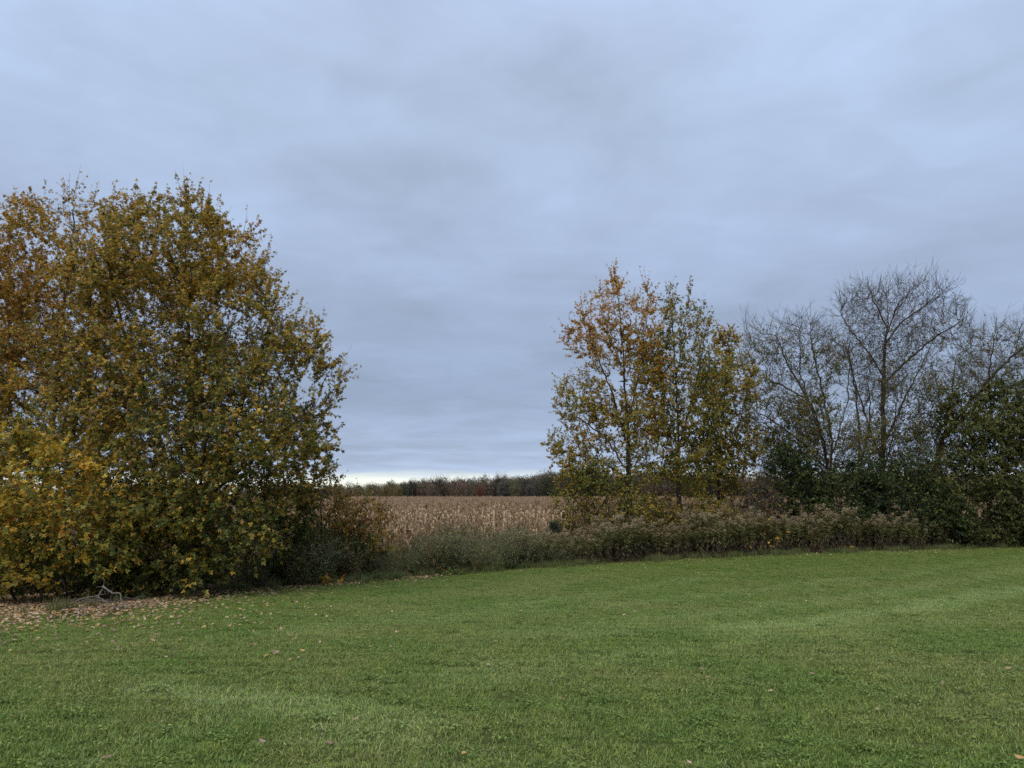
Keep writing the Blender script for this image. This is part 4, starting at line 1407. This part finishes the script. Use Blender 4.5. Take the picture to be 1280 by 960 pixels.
scatter('distant_woods', wood_kinds, PW, r.uniform(0, 6.28, len(PW)), hs * r.uniform(0.8, 1.08, len(PW)), 'dull brown and grey woods along the far side of the corn field', 'woods', rng=r)

# trees of the far wood that stand out
for k, (px, top, dep, wpx, cols, bare, cone, lab) in enumerate([
        (600, 605, 292, 11, F_RED, False, False, 'rust red tree standing out at the edge of the distant woods'),
        (553, 591, 316, 26, F_GREY, True, False, 'pale leafless tree rising above the distant woods'),
        (513, 602, 300, 10, F_DARK, False, True, 'dark pointed evergreen at the low end of the distant woods'),
        (497, 605, 294, 13, F_YEL, False, False, 'yellowish tree next to the dark pointed evergreen in the distance'),
        (644, 596, 294, 18, F_OLIVE, False, False, 'olive green round tree in the distant woods left of the grey trunks'),
        (672, 592, 296, 22, F_DARK, False, False, 'dark green tree at the tall end of the distant woods'),
        (628, 598, 293, 16, F_GREY, True, False, 'grey leafless tree in the distant woods right of the rust red one'),
        (662, 600, 291, 13, F_GREY, True, False, 'pale grey bare tree at the wood edge beside the pear branches'),
        (575, 600, 293, 16, F_BROWN, False, False, 'brown leaved tree in the distant woods below the pale leafless one'),
        (688, 590, 297, 15, F_OLIVE, False, False, 'olive tree of the distant woods nearest the orange topped pear tree'),
        (437, 600, 262, 22, F_OLIVE, False, False, 'pale olive hedgerow tree beside the rusty shrub in the distance'),
        (463, 600, 264, 24, F_OLIVE, False, False, 'broad olive hedgerow tree at the left end of the distant woods'),
        (482, 602, 266, 16, F_YEL, False, False, 'small yellow green hedgerow tree left of the yellowish one'),
        (540, 602, 294, 17, F_BROWN, False, False, 'dull brown tree right of the dark pointed evergreen far away')]):
    zt = W(px, top, dep)[2]
    zb = float(ground_z(dep)) - 0.1
    wd, (V, F, C) = far_tree(560 + k, zt - zb, wpx * dep / FPX, cols, 900 if bare else 2000, 0.30, bare, cone)
    root = thing('distant_tree', lab, 'tree', (xw(px, dep), dep, zb), 'trees of the distant woods')
    obj('trunk', wd.mesh('trunk', 'bark_grey'), root)
    tag(obj('crown', mesh_from('crown', V, F, C, 'dry_leaf'), root), kind='stuff')

# ------------------------------------------------------------------ mown grass
def blade_patch(seed, n, size, hgt, clover=0):
    r = np.random.default_rng(seed)
    cols = [(0.172, 0.232, 0.046), (0.138, 0.203, 0.036), (0.210, 0.252, 0.066), (0.285, 0.278, 0.130), (0.108, 0.165, 0.030)]
    B = r.uniform(-size / 2, size / 2, (n, 2)) * 1.12
    az = r.uniform(0, 6.28, n)
    h = hgt * np.exp(r.normal(size=n) * 0.3)
    lean = r.uniform(0.3, 2.0, n)
    d = np.stack([np.cos(az), np.sin(az)], 1)
    side = np.stack([-d[:, 1], d[:, 0]], 1)
    wd = r.uniform(0.003, 0.006, n)[:, None]
    V = np.zeros((n, 5, 3))
    for k, (t, w_) in enumerate([(0, 1.0), (0, -1.0), (0.55, 0.8), (0.55, -0.8), (1.0, 0)]):
        V[:, k, :2] = B + d * (lean * h * t ** 1.7)[:, None] + side * wd * w_ * 0.5
        V[:, k, 2] = h * t * (1 - 0.22 * lean * t) - (0.004 if t == 0 else 0)
    i0 = (np.arange(n) * 5)[:, None]
    F = np.concatenate([i0 + np.array([[0, 1, 3]]), i0 + np.array([[0, 3, 2]]), i0 + np.array([[2, 3, 4]])])
    wts = np.array([0.3, 0.25, 0.2, 0.1, 0.15])
    C = np.asarray(cols)[r.choice(5, n, p=wts)] * np.exp(r.normal(size=(n, 1)) * 0.2)
    g_ = Geo()
    g_.add(V.reshape(-1, 3), F, np.repeat(C, 5, 0))
    if clover:
        ctr = r.uniform(-size / 2, size / 2, (4, 2))
        q = ctr[r.integers(0, 4, clover)] + r.normal(size=(clover, 2)) * size * 0.12
        LP = np.concatenate([q, r.uniform(0.015, 0.045, (clover, 1))], 1)
        C = np.array([[0.140, 0.192, 0.044]]) * np.exp(r.normal(size=(clover, 1)) * 0.25)
        V_, F_, C_ = leaves_arrays(LP, r.normal(size=(clover, 3)) * np.array([1, 1, 0.3]), r.normal(size=(clover, 3)) * 0.35 + np.array([0, 0, 1]), r.uniform(0.015, 0.035, clover), C, T_SIMPLE)
        g_.add(V_, F_, C_)
    return g_.mesh('grass_patch', 'blades')


near = [blade_patch(800 + k, 1900, 0.5, 0.028, [40, 160, 320, 20, 90, 220][k]) for k in range(6)]
r = np.random.default_rng(71)
gx, gy = np.meshgrid(np.arange(-34, 34, 0.46), np.arange(1.6, 40, 0.46))
gx, gy = gx.ravel() + r.normal(size=gx.size) * 0.06, gy.ravel() + r.normal(size=gx.size) * 0.06
inside = (gy < yedge(gx) + 0.1) & (np.abs(gx) < gy * 0.68 + 2.5)
# thin where leaf litter lies under the left trees
sd_ = lawn_distance(gx, gy)
inside &= ~((gx < -4.5) & (r.uniform(size=gx.size) < np.interp(sd_, [0.0, 1.0, 2.4], [0.95, 0.7, 0.0]) * np.interp(gx, [-7, -4.5], [1, 0.2])))
gx, gy = gx[inside], gy[inside]
P = np.stack([gx, gy, ground_z(gy)], 1)
slope = (ground_z(gy + 0.2) - ground_z(gy - 0.2)) / 0.4
scatter('grass', near, P, r.integers(0, 4, len(P)) * math.pi / 2, np.stack([np.ones(len(P)), np.ones(len(P)), r.uniform(0.75, 1.15, len(P))], 1),
        'short mown grass blades covering the lawn', 'grass', rng=r)

def rosette(seed):
    r = np.random.default_rng(seed)
    n = 11
    az = r.uniform(0, 6.28, n)
    A = np.stack([np.cos(az), np.sin(az), r.uniform(0.1, 0.7, n)], 1)
    C = np.array([[0.105, 0.175, 0.042]]) * np.exp(r.normal(size=(n, 1)) * 0.2)
    V, F, C = leaves_arrays(np.tile([[0, 0, 0.012]], (n, 1)), A, np.tile([[0, 0, 1.0]], (n, 1)) + r.normal(size=(n, 3)) * 0.3, r.uniform(0.6, 1.1, n), C, T_NARROW)
    return mesh_from('rosette', V, F, C, 'blades')


ry = 4.0 + 16 * r.uniform(size=900) ** 1.4
rx = r.uniform(-0.7, 0.7, 900) * ry
kp = (lawn_distance(rx, ry) > 0.3) & (pnoise(np.stack([rx, ry, 0 * rx], 1), 0.7, 17) > -0.2)
rx, ry = rx[kp], ry[kp]
scatter('lawn_weeds', [rosette(880 + k) for k in range(5)], np.stack([rx, ry, ground_z(ry)], 1), r.uniform(0, 6.28, len(rx)), r.uniform(0.04, 0.075, len(rx)),
        'small broad leaved weeds scattered through the lawn', 'weeds', rng=r)

# ------------------------------------------------------------------ fallen leaves
def fallen(seed):
    r = np.random.default_rng(seed)
    n = 7
    a = np.linspace(0, 1, n)
    wv = np.sin(a * math.pi) ** 0.8 * r.uniform(0.22, 0.36)
    curl = r.uniform(0.1, 0.9)
    mid = np.stack([a - 0.5, 0 * a, curl * (a - 0.5) ** 2], 1)
    up_ = r.uniform(0.0, 0.5)
    Lf = mid + np.stack([0 * a, wv, wv * up_ + r.normal(size=n) * 0.02], 1)
    Rt = mid + np.stack([0 * a, -wv, wv * up_ + r.normal(size=n) * 0.02], 1)
    V = np.concatenate([Lf, mid, Rt])
    i = np.arange(n - 1)
    F = np.concatenate([np.stack([i, i + 1, i + n + 1, i + n], 1), np.stack([i + n, i + n + 1, i + 2 * n + 1, i + 2 * n], 1)])
    V[:, 2] -= V[:, 2].min()
    cols = [(0.38, 0.255, 0.165), (0.28, 0.175, 0.115), (0.20, 0.125, 0.085), (0.45, 0.34, 0.22), (0.40, 0.26, 0.10), (0.33, 0.23, 0.17)]
    c = np.array(cols[seed % 6]) * math.exp(r.normal() * 0.15)
    return mesh_from('fallen_leaf', V, F, np.tile(c, (len(V), 1)), 'dry_leaf', True)


FL = [fallen(300 + k) for k in range(12)]
r = np.random.default_rng(81)
# litter under the left trees, thinning out over the lawn
n = 95000
x = r.uniform(-15.5, -1.5, n)
y = r.uniform(8.5, 26, n)
sdist = lawn_distance(x, y)
reach = np.interp(y, [9, 12, 15, 18, 20, 24], [1.4, 1.3, 1.05, 0.75, 0.42, 0.3])
prob = np.where(sdist > 0, np.exp(-sdist / reach), np.interp(sdist, [-5, -2, 0], [0.25, 0.8, 1.0]))
ok = (r.uniform(size=n) < prob) & (np.abs(x / y) < 0.85)
LX, LY = x[ok], y[ok]
# along the foot of the goldenrod
n2 = 1500
x2 = r.uniform(-1.5, 26, n2)
y2 = yedge(x2) + 0.25 - r.exponential(1.0, n2) * np.interp(x2, [0, 6, 20], [0.35, 0.9, 1.1])
ok = r.uniform(size=n2) < np.interp(x2, [-1.5, 2, 5, 16, 26], [0.25, 0.35, 1.0, 0.9, 0.5])
x2, y2 = x2[ok], y2[ok]
# lone leaves further out on the lawn
y3 = r.uniform(4.8, 26, 260)
x3 = r.uniform(-0.66, 0.66, 260) * y3
ok = (y3 < yedge(x3) - 0.8) & (r.uniform(size=260) < np.interp(y3, [4, 10, 25], [0.35, 0.55, 1.0]))
x3, y3 = x3[ok], y3[ok]
X = np.concatenate([LX, x2, x3])
Y = np.concatenate([LY, y2, y3])
Z = ground_z(Y) + np.where(lawn_distance(X, Y) > 0, 0.028, -0.022) + r.uniform(0, 0.02, len(X))
lone = np.concatenate([np.zeros(len(LX) + len(x2), bool), np.ones(len(x3), bool)])
size = r.uniform(0.04, 0.092, len(X))
size[lone] = r.uniform(0.04, 0.075, lone.sum())
rz = r.uniform(0, 6.28, len(X))
tilt = r.normal(size=(len(X), 2)) * 0.25
inv_ = (np.abs(X / Y) < 0.66) & (Y < yedge(X) + 0.1)
order = np.argsort(np.hypot(X, Y) / size + np.where(inv_, 0, 1e6) - np.where(lone, 60, 0))
one, rest = order[:300], order[300:]
for q in one:
    lb = ('single dry leaf lying apart on the open mown lawn', 'lone leaves on the lawn') if lone[q] else \
         ('dry tan leaf in the litter at the shaded edge of the lawn', 'leaf litter along the lawn edge')
    o = tag(obj('fallen_leaf', FL[int(r.integers(len(FL)))], None, (X[q], Y[q], Z[q])), lb[0], 'leaf', lb[1])
    o.rotation_euler = (tilt[q, 0], tilt[q, 1], rz[q])
    o.scale = (size[q],) * 3
scatter('leaf_litter', FL, np.stack([X, Y, Z], 1)[rest], rz[rest], size[rest], 'tan leaf litter spread under the left trees and along the lawn edge', 'leaf litter', tilt=tilt[rest], rng=r)

# ------------------------------------------------------------------ dead branches lying under the box elders
b0 = on_ground(135, 763)
root = thing('dead_branch', 'weathered grey dead branch lying on the leaf litter at the foot of the saplings', 'branch', b0)
r = np.random.default_rng(91)
D0 = b0[1]


def bp(px, py, dd=0.0):
    return W(px, py, D0 + dd) - b0


for k, (line, ra) in enumerate([
        ([(72, 771, -0.2), (85, 757, 0), (103, 748, 0.1), (122, 745, 0.1), (133, 742, 0.15)], 0.020),
        ([(118, 750, 0.1), (128, 737, 0.1), (131, 724, 0.1)], 0.014),
        ([(128, 733, 0.1), (140, 741, 0), (150, 742, 0), (152, 752, -0.1), (160, 767, -0.3)], 0.020),
        ([(122, 746, 0.1), (132, 752, 0), (142, 759, -0.1), (147, 764, -0.2)], 0.015),
        ([(150, 747, 0), (165, 748, 0.2), (182, 745, 0.4)], 0.010),
        ([(95, 752, 0.1), (110, 752, -0.1), (128, 751, -0.2)], 0.011),
        ([(140, 760, -0.1), (165, 757, 0.0), (192, 748, 0.3)], 0.009),
        ([(131, 735, 0.1), (122, 733, 0.2), (119, 737, 0.2)], 0.006), ([(112, 752, 0.0), (100, 762, -0.2), (88, 770, -0.3)], 0.008),
        ([(128, 737, 0.1), (124, 743, 0.0), (119, 749, -0.1)], 0.010), ([(140, 742, 0.0), (139, 750, 0.1), (146, 757, 0.1), (152, 762, 0)], 0.009),
        ([(138, 756, -0.1), (155, 763, -0.3), (163, 775, -0.5)], 0.006), ([(88, 750, 0.2), (100, 748, 0.3), (118, 750, 0.3), (138, 752, 0.2), (160, 757, 0.2), (196, 757, 0.3)], 0.010)]):
    pts_ = np.array([bp(*p) for p in line])
    t = np.linspace(0, 1, len(pts_))
    tt_ = np.linspace(0, 1, len(pts_) * 4)
    Q = np.stack([np.interp(tt_, t, pts_[:, c]) for c in range(3)], 1) + r.normal(size=(len(tt_), 3)) * 0.006
    V, F = tube(Q, ra * (1 - 0.65 * tt_), 6)
    g = Geo()
    g.add(V, F, (0.1, 0.1, 0.1))
    obj('branch' if k else 'main_branch', g.mesh('branch', 'dead_wood', True), root)

# small clumps of low plants at the lawn edge
def low_plant(name, label, px, py, n, hgt, spread, cols, size, seed):
    r = np.random.default_rng(seed)
    b = on_ground(px, py)
    root = thing(name, label, 'plant', b)
    m = max(6, n // 9)
    az = r.uniform(0, 6.28, m)
    D = unit(np.stack([np.cos(az) * r.uniform(0.1, 1, m), np.sin(az) * 0.6, np.full(m, 0.9)], 1))
    L_ = hgt * r.uniform(0.5, 1.1, m)
    B = np.stack([r.normal(size=m) * spread * 0.5, r.normal(size=m) * 0.08, np.full(m, -0.02)], 1)
    V, F, PP = twigs_geo(B, D, L_, np.full(m, 0.005), np.tile([[0, 0, -0.2]], (m, 1)), 3, 3, r)
    g = Geo()
    g.add(V, F, (0.1, 0.1, 0.1))
    obj('stems', g.mesh('stems', 'bark_grey'), root)
    ti = r.integers(0, m, n)
    q = r.uniform(0.3, 1, n) * 3
    a_ = np.minimum(q.astype(int), 2)
    f_ = (q - a_)[:, None]
    LP = PP[ti, a_] * (1 - f_) + PP[ti, a_ + 1] * f_
    C = np.asarray(cols)[r.integers(0, len(cols), n)] * np.exp(r.normal(size=(n, 1)) * 0.2)
    for q_ in range(n if size > 0.12 else 0):
        V2, F2, C2 = leaves_arrays(LP[q_:q_ + 1], r.normal(size=(1, 3)) + np.array([[0, 0, -0.4]]), r.normal(size=(1, 3)) * 0.5 + np.array([[0, -0.6, 0.6]]), np.array([size * r.uniform(0.7, 1.2)]), C[q_:q_ + 1], T_SIMPLE)
        obj('leaf', mesh_from('leaf', V2, F2, C2, 'leaf'), root)
    if size <= 0.12:
        V2, F2, C2 = leaves_arrays(LP, r.normal(size=(n, 3)) + np.array([[0, 0, -0.2]]), r.normal(size=(n, 3)) * 0.5 + np.array([[0, -0.5, 0.7]]), size * r.uniform(0.7, 1.2, n), C, T_SIMPLE)
        tag(obj('foliage', mesh_from('foliage', V2, F2, C2, 'leaf'), root), kind='stuff')


low_plant('vine', 'orange and yellow leaved vine at the lawn edge below the bramble', 404, 731, 46, 0.62, 0.42, [YELLOW, ORANGE, OCHRE, (0.33, 0.17, 0.06)], 0.17, 401)
low_plant('weed_clump', 'bright green weeds at the lawn edge under the juniper', 628, 712, 500, 0.38, 0.55, [(0.09, 0.16, 0.04), (0.07, 0.13, 0.035)], 0.09, 403)
low_plant('weed_clump', 'fresh green weeds with a few yellow leaves in front of the asters', 568, 719, 300, 0.34, 0.5, [(0.08, 0.14, 0.04), (0.07, 0.11, 0.035), OLIVE], 0.085, 405)
low_plant('weed_clump', 'low green weeds at the lawn edge right of the orange vine', 475, 726, 340, 0.42, 0.6, [(0.06, 0.10, 0.035), (0.05, 0.085, 0.03)], 0.085, 407)
low_plant('vine', 'small yellow vine caught on the last goldenrod before the dark bushes', 1055, 690, 26, 0.6, 0.3, [YELLOW, OCHRE], 0.14, 409)
low_plant('vine', 'bunch of bright yellow leaves hanging in the reddish vine tangle', 951, 696, 34, 2.6, 0.3, [YELLOW, ORANGE], 0.15, 411)
